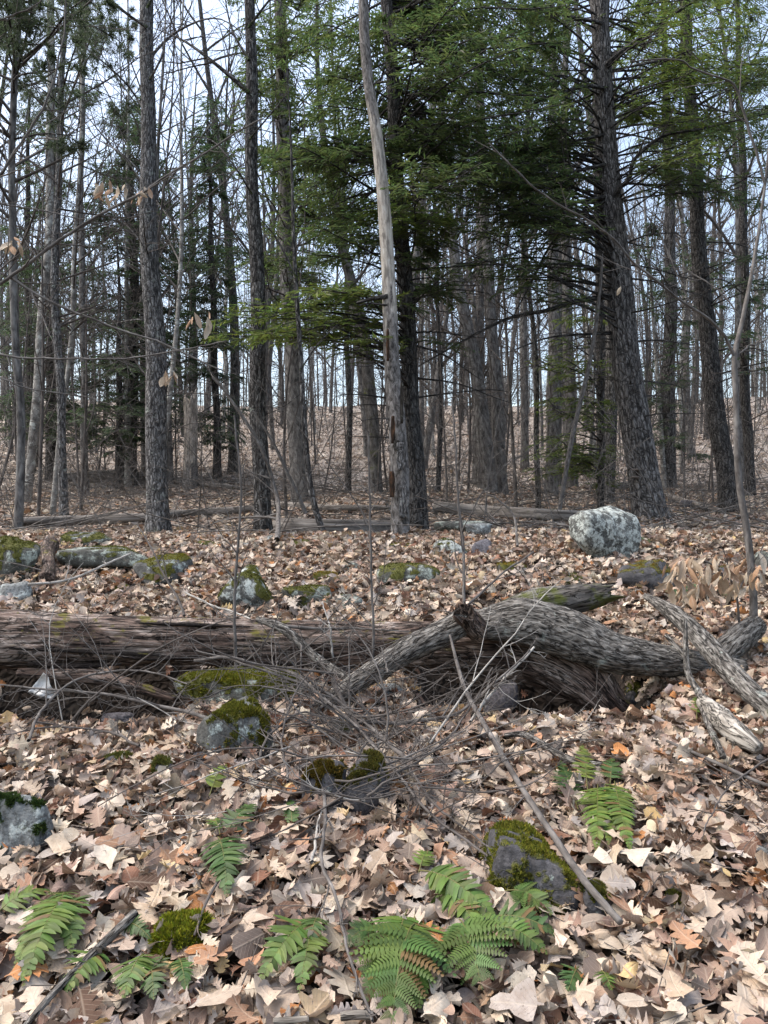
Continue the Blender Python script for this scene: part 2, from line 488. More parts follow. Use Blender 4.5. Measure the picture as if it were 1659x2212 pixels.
def mat_rock(name, base, base2, lichen, lich, moss_col=(0.085, 0.086, 0.02), ls=9.5):
    t = NT(name)
    o = t.obj()
    n1 = t.noise(o, 9, 6, 0.65)
    n2 = t.noise(o, 60, 4, 0.7)
    c = t.mix(t.ramp(n1, [(0.36, 0.0), (0.64, 1.0)]), base, base2)
    c = t.mix(t.ramp(n2, [(0.40, 0.8), (0.55, 0.0)]), c, t.mix(0.7, c, (0.012, 0.012, 0.012)))
    sp = t.noise(o, 24, 6, 0.75)
    l = t.noise(o, ls, 8, 0.78, 0.3)
    lo = 0.63 - 0.2 * lich
    lf = t.ramp(l, [(lo, 0.0), (lo + 0.035, 0.92)])
    lf = t.math('MULTIPLY', lf, t.ramp(n2, [(0.34, 0.2), (0.5, 1.0)]))
    lf = t.math('MULTIPLY', lf, t.ramp(sp, [(0.42, 0.12), (0.5, 1.0)]))
    c = t.mix(lf, c, lichen)
    ms = t.math('ADD', t.attr('moss', 'Fac'), t.math('MULTIPLY', t.math('SUBTRACT', t.noise(o, 26, 5, 0.7), 0.5), 0.9))
    mf = t.ramp(ms, [(0.42, 0.0), (0.56, 1.0)])
    mc = t.mix(t.noise(o, 30, 4), tuple(0.45 * v for v in moss_col), tuple(1.45 * v for v in moss_col))
    c = t.mix(mf, c, mc)
    h = t.math('ADD', n1, t.math('MULTIPLY', n2, 0.35))
    h = t.math('ADD', h, t.math('MULTIPLY', mf, 0.8))
    return t.done(c, 0.85, t.bump(h, 0.7, 0.02), 0.25)
M['rock_lichen'] = mat_rock('rock_pale_lichen', (0.065, 0.066, 0.06), (0.15, 0.152, 0.14), (0.42, 0.45, 0.415), 0.8, ls=13)
M['rock_grey'] = mat_rock('rock_grey', (0.06, 0.06, 0.055), (0.14, 0.14, 0.13), (0.40, 0.45, 0.41), 0.45)
M['rock_dark'] = mat_rock('rock_dark', (0.038, 0.037, 0.04), (0.10, 0.096, 0.10), (0.36, 0.42, 0.37), 0.14)
M['rock_purple'] = mat_rock('rock_purple', (0.085, 0.079, 0.09), (0.16, 0.152, 0.165), (0.38, 0.42, 0.4), 0.1)
M['rock_green'] = mat_rock('rock_greenish', (0.05, 0.05, 0.043), (0.115, 0.118, 0.103), (0.31, 0.345, 0.30), 0.55)
M['rock_blue'] = mat_rock('rock_bluish', (0.11, 0.115, 0.112), (0.23, 0.24, 0.235), (0.42, 0.455, 0.43), 0.5, (0.05, 0.085, 0.022))

def mat_simple_col(name, rough=0.9, trans=0.0, var=0.4, scale=30, spec=0.2, tcol=1.3):
    t = NT(name)
    c = t.attr('col', 'Color')
    n = t.noise(t.obj(), scale, 3)
    c = t.mix(1.0, c, t.ramp(n, [(0.3, 1.0 - var), (0.7, 1.0 + 0.3 * var)]), 'MULTIPLY')
    tr = None
    if trans > 0:
        tr = (trans, t.mix(1.0, c, (tcol * 0.88, tcol, tcol * 0.85), 'MULTIPLY'))
    return t.done(c, rough, None, spec, tr)
M['moss'] = mat_simple_col('moss_tufts', 0.95, 0.15, 0.3)
M['needles'] = mat_simple_col('hemlock_needles', 0.55, 0.5, 0.25, 4, 0.35)
M['fern'] = mat_simple_col('fern_green', 0.5, 0.25, 0.25, 40, 0.35)

def mat_leaf(inst=False):
    t = NT('dry_leaf_litter' if inst else 'dry_leaf')
    c = t.attr('col', 'Color')
    if inst: c.node.attribute_type = 'INSTANCER'
    luv = t.attr('luv')
    sx = t.n('SeparateXYZ', Vector=luv)
    x, y = sx.outputs[0], sx.outputs[1]
    ay = t.math('ABSOLUTE', y)
    mid = t.ramp(ay, [(0.0, 1.0), (0.035, 0.0)])
    sv = t.math('FRACT', t.math('MULTIPLY', t.math('SUBTRACT', x, t.math('MULTIPLY', ay, 0.9)), 9.0))
    side = t.ramp(sv, [(0.0, 0.75), (0.13, 0.0), (0.9, 0.0), (1.0, 0.75)])
    vein = t.math('MAXIMUM', mid, side)
    o = t.n('NewGeometry').outputs['Position']
    n = t.noise(o, 34, 5, 0.65)
    c = t.mix(t.ramp(n, [(0.34, 0.6), (0.62, 0.0)]), c, t.mix(1.0, c, (0.55, 0.47, 0.42), 'MULTIPLY'))
    c = t.mix(t.math('MULTIPLY', vein, 0.38), c, t.mix(0.6, c, (0.62, 0.52, 0.4)))
    sp = t.noise(o, 160, 2)
    c = t.mix(t.ramp(sp, [(0.66, 0.0), (0.72, 0.6)]), c, (0.05, 0.035, 0.025))
    bk = t.n('NewGeometry').outputs['Backfacing']
    c = t.mix(t.math('MULTIPLY', bk, 0.45), c, t.mix(0.5, c, (0.42, 0.38, 0.34)))
    h = t.math('ADD', t.math('MULTIPLY', vein, -0.5), n)
    return t.done(c, 0.7, t.bump(h, 0.45, 0.006), 0.2, (0.12, c))
M['leaf'] = mat_leaf()
M['leaf_inst'] = mat_leaf(True)

def mat_ground():
    t = NT('forest_floor')
    g = t.n('NewGeometry').outputs['Position']
    y = t.n('SeparateXYZ', Vector=g).outputs[1]
    vor = t.n('TexVoronoi', Scale=8.5, Randomness=1.0, Vector=t.n('VectorMath', {'operation': 'ADD'}, _0=g, _1=t.n('TexNoise', Scale=6.0, Vector=g).outputs[1]).outputs[0])
    rnd = t.n('SeparateColor', Color=vor.outputs['Color']).outputs[0]
    lc = t.ramp(rnd, [(0.0, (0.09, 0.067, 0.053)), (0.25, (0.26, 0.215, 0.18)), (0.5, (0.42, 0.365, 0.31)), (0.85, (0.56, 0.50, 0.435)), (1.0, (0.33, 0.25, 0.19))])
    n = t.noise(g, 1.1, 4)
    lc = t.mix(t.ramp(n, [(0.4, 0.45), (0.6, 0.0)]), lc, t.mix(0.6, lc, (0.11, 0.075, 0.055)))
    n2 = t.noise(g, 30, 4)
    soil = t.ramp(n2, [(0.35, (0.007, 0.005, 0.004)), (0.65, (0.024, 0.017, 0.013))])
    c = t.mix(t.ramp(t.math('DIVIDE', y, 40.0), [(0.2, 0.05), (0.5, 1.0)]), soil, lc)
    return t.done(c, 0.9, t.bump(vor.outputs['Distance'], 0.6, 0.04), 0.1)
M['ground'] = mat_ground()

# ------------------------------------------------------------------ ground sheet
def build_ground():
    ys = np.concatenate([np.linspace(-40, -2, 14)[:-1], np.linspace(-2, 1.0, 24)[:-1], np.arange(1.0, 6.0, 0.035), np.arange(6, 12, 0.08),
                         np.geomspace(12, 70, 90), np.geomspace(74, 400, 26)])
    u = np.linspace(-1, 1, 191)
    half = 5.0 + 1.1 * np.clip(ys, 0, None)
    X = half[:, None] * u[None] + (np.abs(u) ** 5 * np.sign(u) * 140)[None]
    Y = np.repeat(ys[:, None], len(u), 1)
    Z = ground_z(X, Y)
    V = np.stack([X, Y, Z], -1).reshape(-1, 3)
    r, c = len(ys), len(u)
    i = np.arange(r * c).reshape(r, c)
    Q = np.stack([i[:-1, :-1], i[:-1, 1:], i[1:, 1:], i[1:, :-1]], -1).reshape(-1, 4)
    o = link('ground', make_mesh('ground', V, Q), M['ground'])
    return tag(o, kind='structure')
ground = build_ground()

# ------------------------------------------------------------------ fallen leaves
def strip_leaf(rows, cols):
    """rows: (centre x, edge x, half width); cols across each half"""
    fr = np.linspace(-1, 1, 2 * cols + 1)
    V, F = [], []
    for cx, ex, w in rows:
        for f in fr:
            a = abs(f)
            V.append((cx + (ex - cx) * a, w * f, 0))
    m = len(fr)
    for r in range(len(rows) - 1):
        for j in range(m - 1):
            F.append((r * m + j, r * m + j + 1, (r + 1) * m + j + 1, (r + 1) * m + j))
    return np.array(V, float), np.array(F)

def oak_rows(kind, full=True):
    rows = [(0.0, 0.0, 0.012), (0.10, 0.11, 0.016)]
    if kind == 'red':
        ws, wt = [0.05, 0.085, 0.10, 0.09, 0.05], [0.20, 0.33, 0.36, 0.22]
        for i in range(4):
            s = 0.14 + 0.205 * i
            rows += [(s, s + 0.02, ws[i]), (s + 0.06, s + 0.15, wt[i]), (s + 0.13, s + 0.20, wt[i] * 0.55)] if full else [(s, s + 0.02, ws[i]), (s + 0.07, s + 0.16, wt[i])]
        rows += [(0.94, 0.95, 0.05), (1.0, 1.0, 0.004)]
    elif kind == 'white':
        ws, wt = [0.05, 0.10, 0.13, 0.11], [0.19, 0.30, 0.34, 0.24]
        for i in range(4):
            s = 0.14 + 0.2 * i
            rows += [(s, s, ws[i]), (s + 0.06, s + 0.07, wt[i]), (s + 0.12, s + 0.14, wt[i] * 0.97)] if full else [(s, s, ws[i]), (s + 0.09, s + 0.1, wt[i])]
        rows += [(0.93, 0.93, 0.13), (1.0, 1.0, 0.03)]
    elif kind == 'beech':
        for x in (0.16, 0.28, 0.4, 0.55, 0.7, 0.84) if full else (0.2, 0.45, 0.72):
            rows.append((x, x + 0.03, 0.245 * math.sin(math.pi * min(1, (x - 0.06) / 0.96)) ** 0.75))
        rows += [(1.0, 1.0, 0.004)]
    elif kind == 'torn':
        for x in (0.16, 0.3, 0.45, 0.6, 0.76):
            rows.append((x, x + rng.uniform(-0.04, 0.06), rng.uniform(0.12, 0.34)))
        rows += [(0.9, 0.92, 0.1)]
    return rows

def curl(V, k, c, tw, wave):
    V = V.copy()
    ph = U(0, 6.3, 4)
    x, y = V[:, 0] - 0.5, V[:, 1]
    z = wave * (np.sin(9 * x + ph[0]) * np.abs(y) * 3 + 0.6 * np.sin(14 * y + ph[1] + 5 * x)) + wave * 0.8 * np.sin(6 * x + ph[2])
    y2 = np.sin(c * y) / c; z = z + (1 - np.cos(c * y)) / c
    x2 = np.sin(k * x) / k - z * np.sin(k * x); z2 = (1 - np.cos(k * x)) / k + z * np.cos(k * x)
    a = tw * x
    y3 = y2 * np.cos(a) - z2 * np.sin(a) * 0.6; z3 = z2 + y2 * np.sin(a)
    return np.stack([x2, y3, z3], -1)

def nz(v, e=0.15): return v if abs(v) > e else (e if v >= 0 else -e)

def leaf_set(n, full, cols, strong=1.0):
    out = []
    for i in range(n):
        kind = ['red', 'torn', 'white', 'red', 'beech', 'torn', 'red', 'white'][i % 8]
        V0, F = strip_leaf(oak_rows(kind, full), cols)
        V0[:, 1] *= U(0.85, 1.2) * (1 + 0.12 * np.sin(5 * V0[:, 0] + i))
        V0[:, 1] += 0.05 * np.sin(3 * V0[:, 0] + i)
        luv = V0.copy()
        V = curl(V0, nz(rng.normal(0, 0.9) * strong), nz(rng.normal(0.3, 2.0) * strong), rng.normal(0, 0.9) * strong, abs(rng.normal(0.018, 0.014)) * strong)
        out.append((V, F, luv))
    return out

PAL = np.array([[0.44, 0.338, 0.243], [0.60, 0.515, 0.41], [0.40, 0.293, 0.215], [0.28, 0.168, 0.107], [0.095, 0.056, 0.037],
                [0.37, 0.165, 0.06], [0.37, 0.32, 0.28], [0.54, 0.39, 0.19], [0.53, 0.43, 0.32], [0.20, 0.098, 0.062]])
PW = np.array([0.18, 0.10, 0.13, 0.16, 0.16, 0.04, 0.09, 0.02, 0.10, 0.08]); PW /= PW.sum()

def leaf_frames(pos, tilt):
    e = 0.03
    x, y = pos[:, 0], pos[:, 1]
    gx = (ground_z(x + e, y, False) - ground_z(x - e, y, False)) / (2 * e)
    gy = (ground_z(x, y + e, False) - ground_z(x, y - e, False)) / (2 * e)
    n = norm(np.stack([-gx, -gy, np.ones_like(gx)], -1) + rng.normal(0, 1, (len(x), 3)) * tilt)
    flip = np.where(rng.random(len(x)) < 0.35, -1.0, 1.0)[:, None]
    n = n * flip
    a = U(0, 2 * np.pi, len(x))
    t = np.stack([np.cos(a), np.sin(a), np.zeros_like(a)], -1)
    t = norm(t - n * (t * n).sum(-1, keepdims=True))
    b = np.cross(n, t)
    return t, b, n

def pick_cols(n):
    c = PAL[rng.choice(len(PAL), n, p=PW)]
    return np.clip(c * U(0.62, 1.3, (n, 1)) * (1 + rng.normal(0, 0.018, (n, 3))), 0.02, 0.8)

def scatter(n, y0, y1, margin, thin=None):
    """points spread evenly over the ground in view, with a margin either side"""
    out = []
    while sum(map(len, out)) < n:
        y = np.sqrt(U(y0 ** 2, y1 ** 2, 2 * n))
        x = U(-1, 1, 2 * n) * (0.545 * y + margin)
        keep = np.ones(2 * n, bool)
        if thin is not None:
            keep = rng.random(2 * n) < thin(x, y)
        out.append(np.stack([x, y], -1)[keep])
    return np.concatenate(out)[:n]

def hollow(x, y):
    """few leaves lie in the hollow under the log"""
    return 1 - 0.93 * np.clip(hollow_at(x, y) * 3, 0, 1)

def joined_leaves(mb, lset, pts, size, lift, tilt, haze=0.0):
    n = len(pts)
    which = rng.integers(0, len(lset), n)
    pos = np.stack([pts[:, 0], pts[:, 1], ground_z(pts[:, 0], pts[:, 1]) + U(lift[0], lift[1], n)], -1)
    t, b, nn = leaf_frames(pos, tilt)
    s = U(size[0], size[1], n)
    col = pick_cols(n) * (1 - haze) + haze * np.array([0.47, 0.42, 0.365])  # pale haze of distance mixed into the leaf colour
    L = []
    for w, (V, F, luv) in enumerate(lset):
        k = np.where(which == w)[0]
        if not len(k): continue
        W = pos[k][:, None] + s[k][:, None, None] * (V[None, :, 0:1] * t[k][:, None] + V[None, :, 1:2] * b[k][:, None] + V[None, :, 2:3] * nn[k][:, None])
        Fk = (F[None] + (np.arange(len(k)) * len(V))[:, None, None]).reshape(-1, 4)
        mb.add(W, Fk, None, np.repeat(col[k], len(V), 0), np.tile(luv, (len(k), 1)))

class LB(MB):
    def build(s, name, mat, parent=None, kind=None):
        V = np.concatenate(s.V)
        me = make_mesh(name, V, np.concatenate(s.Q), None, np.concatenate(s.C), luv=np.concatenate(s.B))
        o = link(name, me, mat, parent)
        if kind: o['kind'] = kind
        return o

class Litter:
    """points that carry one leaf each; geometry nodes set a leaf on every point"""
    def __init__(s): s.rows = []
    def add(s, first, count, pts, size, lift, tilt):
        n = len(pts)
        pos = np.stack([pts[:, 0], pts[:, 1], ground_z(pts[:, 0], pts[:, 1]) + U(lift[0], lift[1], n)], -1)
        t, b, nn = leaf_frames(pos, tilt)
        rot = np.stack([np.arctan2(b[:, 2], nn[:, 2]), -np.arcsin(np.clip(t[:, 2], -1, 1)), np.arctan2(t[:, 1], t[:, 0])], -1)
        s.rows.append((pos, rot, U(size[0], size[1], n), first + rng.integers(0, count, n), pick_cols(n)))
    def build(s, name, templates, parent):
        pos, rot, sc_, idx, col = [np.concatenate([r[i] for r in s.rows]) for i in range(5)]
        me = bpy.data.meshes.new(name)
        me.vertices.add(len(pos)); me.vertices.foreach_set('co', np.ascontiguousarray(pos, np.float32).ravel())
        me.attributes.new('rot', 'FLOAT_VECTOR', 'POINT').data.foreach_set('vector', np.ascontiguousarray(rot, np.float32).ravel())
        me.attributes.new('size', 'FLOAT', 'POINT').data.foreach_set('value', np.ascontiguousarray(sc_, np.float32))
        me.attributes.new('pick', 'INT', 'POINT').data.foreach_set('value', np.ascontiguousarray(idx, np.int32))
        c4 = np.ones((len(pos), 4), np.float32); c4[:, :3] = col
        me.attributes.new('col', 'FLOAT_COLOR', 'POINT').data.foreach_set('color', c4.ravel())
        o = link(name, me, None, parent)
        g = bpy.data.node_groups.new('set_leaves', 'GeometryNodeTree')
        g.interface.new_socket('Geometry', in_out='INPUT', socket_type='NodeSocketGeometry')
        g.interface.new_socket('Geometry', in_out='OUTPUT', socket_type='NodeSocketGeometry')
        N, Lk = g.nodes.new, g.links.new
        gi, go = N('NodeGroupInput'), N('NodeGroupOutput')
        mp, ip, g2i = N('GeometryNodeMeshToPoints'), N('GeometryNodeInstanceOnPoints'), N('GeometryNodeGeometryToInstance')
        for k, (V, F, luv) in reversed(list(enumerate(templates))):
            tm = make_mesh('litter_leaf', V, F, None, None, luv=luv); tm.materials.append(M['leaf_inst'])
            to = bpy.data.objects.new('litter_leaf', tm)
            oi = N('GeometryNodeObjectInfo'); oi.inputs['Object'].default_value = to
            Lk(oi.outputs['Geometry'], g2i.inputs[0])
        def named(nm, ty):
            a = N('GeometryNodeInputNamedAttribute'); a.data_type = ty; a.inputs['Name'].default_value = nm
            return a.outputs['Attribute']
        er = N('FunctionNodeEulerToRotation')
        Lk(named('rot', 'FLOAT_VECTOR'), er.inputs[0])
        Lk(gi.outputs[0], mp.inputs['Mesh']); Lk(mp.outputs[0], ip.inputs['Points'])
        Lk(g2i.outputs[0], ip.inputs['Instance']); ip.inputs['Pick Instance'].default_value = True
        Lk(named('pick', 'INT'), ip.inputs['Instance Index'])
        Lk(er.outputs[0], ip.inputs['Rotation']); Lk(named('size', 'FLOAT'), ip.inputs['Scale'])
        Lk(ip.outputs[0], go.inputs[0])
        md = o.modifiers.new('leaves', 'NODES'); md.node_group = g
        o['kind'] = 'stuff'
        return o

def build_leaves():
    hi = leaf_set(40, True, 2, 1.5)
    lo = leaf_set(16, False, 1, 1.4)
    near = scatter(20000, 1.15, 4.3, 0.35, hollow)
    order = np.argsort(near[:, 1])
    big_i = rng.permutation(order[:6000])[:300]          # the largest in view: 300 single leaves
    rest = np.delete(near, big_i, 0)
    lt = Litter()
    lt.add(0, 40, rest, (0.04, 0.108), (0.0, 0.075), 0.44)
    lt.add(40, 16, scatter(31000, 4.2, 8.6, 0.5), (0.05, 0.115), (0.0, 0.08), 0.55)
    lt.build('leaf_litter', hi + lo, ground)
    mb = LB()
    tiny = []
    for i in range(5):
        V0, F = strip_leaf([(0.0, 0.05, 0.2), (1.0, 0.9, 0.26)], 1)
        V0 = V0 + np.concatenate([U(-0.12, 0.12, (6, 2)), np.zeros((6, 1))], 1)
        W0 = V0 - np.array([0.5, 0, 0]); W0[[0, 2, 3, 5], 2] += U(-0.1, 0.22, 4)
        tiny.append((W0, F, V0))
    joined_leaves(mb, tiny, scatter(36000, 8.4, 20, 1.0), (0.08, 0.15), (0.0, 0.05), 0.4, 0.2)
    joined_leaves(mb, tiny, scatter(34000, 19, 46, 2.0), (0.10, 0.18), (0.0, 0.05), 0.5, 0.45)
    mb.build('distant_leaf_litter', M['leaf'], ground, 'stuff')
    # single leaves, sharing their meshes
    flat = leaf_set(24, True, 2, 0.75)
    cols = [PAL[i] for i in (0, 1, 2, 8, 6, 3, 8, 4, 1, 2, 6, 0, 5)]
    store = {}
    pts = near[big_i]
    pos = np.stack([pts[:, 0], pts[:, 1], ground_z(pts[:, 0], pts[:, 1]) + U(0.045, 0.085, len(pts))], -1)
    t, b, n = leaf_frames(pos, 0.22)
    from mathutils import Matrix
    for q in range(len(pts)):
        w, c = int(rng.integers(0, len(flat))), int(rng.integers(0, len(cols)))
        if (w, c) not in store:
            V, F, luv = flat[w]
            nm = 'beech_leaf' if w % 8 == 4 else 'oak_leaf'
            store[w, c] = (nm, make_mesh(nm, V, F, None, np.broadcast_to(cols[c] * U(0.9, 1.1), (len(V), 3)), luv=luv))
        nm, me = store[w, c]
        o = link(nm, me, M['leaf'], ground)
        s = U(0.075, 0.125)
        R = np.stack([t[q], b[q], n[q]], 1) * s
        o.matrix_world = Matrix([[*R[0], pos[q][0]], [*R[1], pos[q][1]], [*R[2], pos[q][2]], [0, 0, 0, 1]])
    return hi, lo
LEAF_HI, LEAF_LO = build_leaves()
# ------------------------------------------------------------------ stones
_ico = {}
def ico(sub):
    if sub not in _ico:
        bm = bmesh.new(); bmesh.ops.create_icosphere(bm, subdivisions=sub, radius=1.0)
        _ico[sub] = (np.array([v.co[:] for v in bm.verts]), np.array([[v.index for v in f.verts] for f in bm.faces]))
        bm.free()
    return _ico[sub]

def rock(name, label, px, py, w, h, mat, moss=0.0, seed=0, Y=None, depth=0.9, tilt=0.0, planes=11, round_=0.07, sub=4, tuft=0, mcol=(0.085, 0.088, 0.018), top=0.35, group=None, cat='rock', mlen=0.011):
    r = np.random.default_rng(1000 + seed)
    if Y is None:
        Y = hit(px, py + 0.42 * h)[1]
    w, h = w * 1.06, h * 1.04
    s = Y / FPX
    c = P(px, py, Y)
    rx, hz = w / 2 * s, h / 2 * s
    ry = min(depth * rx, 2.2 * hz + 0.05)
    a = math.atan2(py - 1106, FPX) - PITCH
    rz = math.sqrt(max(hz ** 2 - (ry * math.sin(a)) ** 2, (0.55 * hz) ** 2)) / math.cos(a)
    c = P(px, py, Y + 0.35 * ry) + np.array([0, 0, 0.03 if Y < 3.0 else (-0.02 if 4.2 < Y < 7 and h < 100 else -0.005)])
    D, F = ico(sub)
    nrm = norm(r.normal(0, 1, (planes, 3)))
    off = r.uniform(0.66, 0.98, planes)
    nrm[0] = norm(np.array([r.normal(0, 0.18), -0.25 + r.normal(0, 0.15), 1.0])); off[0] = 0.62
    nrm[1] = norm(np.array([r.normal(0, 0.3), -1.0, 0.25])); off[1] = 0.66
    q = D @ nrm.T
    rad = np.where(q > 0.05, off[None] / np.maximum(q, 0.05), 9.0)
    rad = np.minimum(-np.log(np.exp(-rad / round_).sum(1)) * round_, 1.25)
    rad = rad * (1 + 0.09 * fbm(D * 1.6 + seed, 3) + 0.06 * fbm(D * 5.0 + seed, 3) + 0.028 * fbm(D * 15 + seed, 2))
    W = D * rad[:, None]
    W[:, :2] /= np.abs(W[:, :2]).max(0) * 0.98
    W[:, 2] /= np.where(W[:, 2] > 0, W[:, 2].max(), -W[:, 2].min())
    if tilt:
        ca, sa = math.cos(tilt), math.sin(tilt)
        W = np.stack([W[:, 0] * ca - W[:, 2] * sa * 0.6, W[:, 1], W[:, 0] * sa * rx / max(rz, .02) * 0.6 + W[:, 2] * ca], -1)
    gz = float(ground_z(c[0], c[1]))
    lowr = max(rz, min(c[2] - gz + 0.06, 9.0 if 'squared' in label else 2.0 * rz))
    W = W * np.array([rx, ry, 1.0])
    W[:, 2] *= np.where(W[:, 2] > 0, rz, lowr)
    # vertex normals for the moss
    fn = np.cross(W[F[:, 1]] - W[F[:, 0]], W[F[:, 2]] - W[F[:, 0]])
    vn = np.zeros_like(W)
    for k in range(3): np.add.at(vn, F[:, k], fn)
    vn = norm(vn)
    mv = np.clip(moss * (0.50 + 0.55 * (vn[:, 2] - top)) + moss * 1.1 * fbm(D * 2.6 + 5 + seed, 4), 0, 1) if moss > 0 else np.zeros(len(W))
    root = thing(name, label, cat, c, group)
    o = link('stone', make_mesh('stone', W, None, F, moss=mv), M[mat], root)
    if tuft and moss > 0:
        area = np.linalg.norm(fn, axis=1) / 2
        fm = mv[F].mean(1)
        p = area * np.clip(fm - 0.42, 0, 0.3)
        if p.sum() > 0:
            n = tuft
            fi = r.choice(len(F), n, p=p / p.sum())
            b = r.dirichlet((1, 1, 1), n)[:, :, None]
            pos = (W[F[fi]] * b).sum(1)
            nn = norm(vn[F[fi, 0]] + r.normal(0, 0.45, (n, 3)) + np.array([0, 0, 0.25]))
            t = norm(np.cross(nn, r.normal(0, 1, (n, 3))))
            clump = 0.55 + 0.6 * np.clip(fbm(pos * 38 + seed, 2) + 0.4, 0, 1.2)
            L = mlen * r.uniform(0.6, 1.3, n) * clump
            wd = L * r.uniform(0.22, 0.4, n)
            V = np.stack([pos - t * wd[:, None] - nn * 0.003, pos + t * wd[:, None] - nn * 0.003, pos + nn * L[:, None]], 1).reshape(-1, 3)
            cc = np.asarray(mcol) * r.uniform(0.55, 1.75, (n, 1)) * np.stack([r.uniform(0.85, 1.25, n), np.ones(n), r.uniform(0.7, 1.3, n)], -1)
            me = make_mesh('moss', V, None, np.arange(3 * n).reshape(-1, 3), np.repeat(cc, 3, 0), smooth=False)
            tag(link('moss', me, M['moss'], o), kind='stuff')
    return root

ORG = (0.15, 0.105, 0.012)
rock('boulder', 'large rounded pale boulder spotted with lichen below the leaning hemlock', 1304, 1160, 152, 140, 'rock_lichen', 0.12, 1, depth=0.95, planes=12, round_=0.13, sub=5, cat='boulder')
rock('rock', 'dark purplish block with a mossy corner against the pale boulder', 1398, 1246, 118, 84, 'rock_dark', 0.55, 2, planes=8, round_=0.07, tuft=900, mcol=ORG)
rock('rock', 'lichen spotted stone right of the dead standing tree', 968, 1184, 76, 54, 'rock_lichen', 0.45, 3, tuft=500)
rock('rock', 'small smooth purple grey stone beside the lichen spotted stone', 1042, 1184, 48, 50, 'rock_purple', 0.0, 4, sub=3)
rock('slab', 'thin flat grey slab lying under the dark hemlock trunk', 1000, 1134, 120, 22, 'rock_green', 0.1, 5, Y=7.6, depth=0.5, sub=3)
rock('slab', 'thin blue green slab tip beside the fallen log', 1035, 1138, 66, 20, 'rock_blue', 0.0, 6, Y=7.2, depth=0.5, sub=3)
rock('boulder', 'large mossy boulder cut by the left edge', 26, 1214, 118, 112, 'rock_green', 0.85, 7, round_=0.18, sub=5, tuft=3200, cat='boulder')
rock('rock', 'blue grey lichen stone at the left edge touching the log', 22, 1286, 84, 70, 'rock_blue', 0.35, 8, tuft=400)
rock('rock', 'low mossy hump between the left boulder and the grey tree', 186, 1166, 104, 44, 'rock_green', 0.85, 9, tuft=1800, depth=0.7)
rock('slab', 'long mossy slab with a dark gap beneath it', 232, 1192, 196, 34, 'rock_green', 0.62, 10, Y=5.75, depth=0.55, planes=7, tilt=-0.03, tuft=1800)
rock('rock', 'rounded stone propping the long mossy slab', 216, 1218, 66, 44, 'rock_green', 0.4, 11, tuft=300, sub=3)
rock('rock', 'grey boulder with a thick yellow green moss cap', 352, 1228, 122, 72, 'rock_grey', 0.85, 12, tuft=3600, round_=0.16, mcol=(0.14, 0.125, 0.014))
rock('rock', 'small bright moss cushion behind the left end of the log', 268, 1273, 46, 30, 'rock_green', 1.2, 13, sub=3, tuft=1100, mcol=(0.13, 0.135, 0.012))
rock('rock', 'moss and lichen crusted stone just behind the middle of the log', 537, 1278, 122, 112, 'rock_lichen', 0.85, 14, round_=0.15, tuft=2600, sub=4)
rock('rock', 'orange brown moss hump among the middle stones', 700, 1248, 64, 40, 'rock_green', 1.1, 15, sub=3, tuft=1500, mcol=ORG)
rock('slab', 'mossy greenish slab low among the middle stones', 660, 1284, 108, 50, 'rock_green', 0.85, 16, tuft=1600, planes=7)
rock('slab', 'tilted green grey slab touching the back of the log', 738, 1300, 92, 40, 'rock_green', 0.35, 17, tuft=500, tilt=0.12, planes=7)
rock('rock', 'broad low mossy stone left of the long twig at centre', 880, 1243, 132, 62, 'rock_green', 0.85, 18, tuft=2000, round_=0.15)
rock('rock', 'mossy pad at the foot of the dead standing tree', 868, 1180, 52, 26, 'rock_green', 1.1, 19, sub=3, tuft=700, mcol=ORG)
rock('rock', 'small olive moss hump between grey tree and dark oak', 456, 1179, 56, 32, 'rock_green', 1.0, 20, sub=3, tuft=700)
rock('slab', 'pale grey slab left of the dark oak base', 524, 1178, 80, 22, 'rock_blue', 0.0, 21, sub=3, depth=0.6)
rock('rock', 'pale lichen stone touching the dark oak base', 577, 1166, 36, 28, 'rock_lichen', 0.2, 22, sub=3)
rock('rock', 'flat moss mat right of the dark oak base', 634, 1173, 66, 26, 'rock_green', 1.2, 23, sub=3, tuft=900)
rock('slab', 'half buried grey green slab beyond the middle stones', 752, 1222, 70, 32, 'rock_green', 0.3, 24, sub=3)
rock('slab', 'thick mossy slab wedged under the log', 520, 1482, 272, 70, 'rock_green', 0.95, 25, Y=3.35, depth=0.5, planes=8, sub=5, tuft=9000, mcol=(0.125, 0.125, 0.013), mlen=0.013)
rock('rock', 'dark squared stone below the wedged mossy slab', 478, 1522, 150, 50, 'rock_dark', 0.15, 26, Y=3.42, planes=7, round_=0.06)
rock('boulder', 'moss draped boulder below the wedged slab', 514, 1602, 166, 132, 'rock_grey', 0.74, 27, sub=5, tuft=8000, round_=0.14, mcol=(0.105, 0.105, 0.014), cat='boulder', mlen=0.013)
rock('rock', 'smooth blue grey stone under the left end of the log', 270, 1545, 88, 40, 'rock_purple', 0.12, 28, round_=0.16)
rock('rock', 'smooth purple grey stone in the hollow under the arched limb', 1082, 1514, 98, 92, 'rock_purple', 0.08, 29, round_=0.18)
rock('rock', 'pale greenish stone behind the twig tangle', 836, 1506, 72, 54, 'rock_blue', 0.3, 30)
rock('rock', 'shaggy brown moss stone on the left of the twig tangle base', 700, 1722, 96, 110, 'rock_dark', 0.8, 31, tuft=5000, mcol=(0.10, 0.075, 0.012), mlen=0.016)
rock('rock', 'darker mossy stone on the right of the twig tangle base', 796, 1724, 116, 130, 'rock_dark', 0.68, 32, tuft=4000, mcol=(0.075, 0.07, 0.014), mlen=0.014)
rock('rock', 'teal grey stone edge inside the twig tangle', 742, 1590, 120, 56, 'rock_green', 0.45, 33, tuft=900, planes=7)
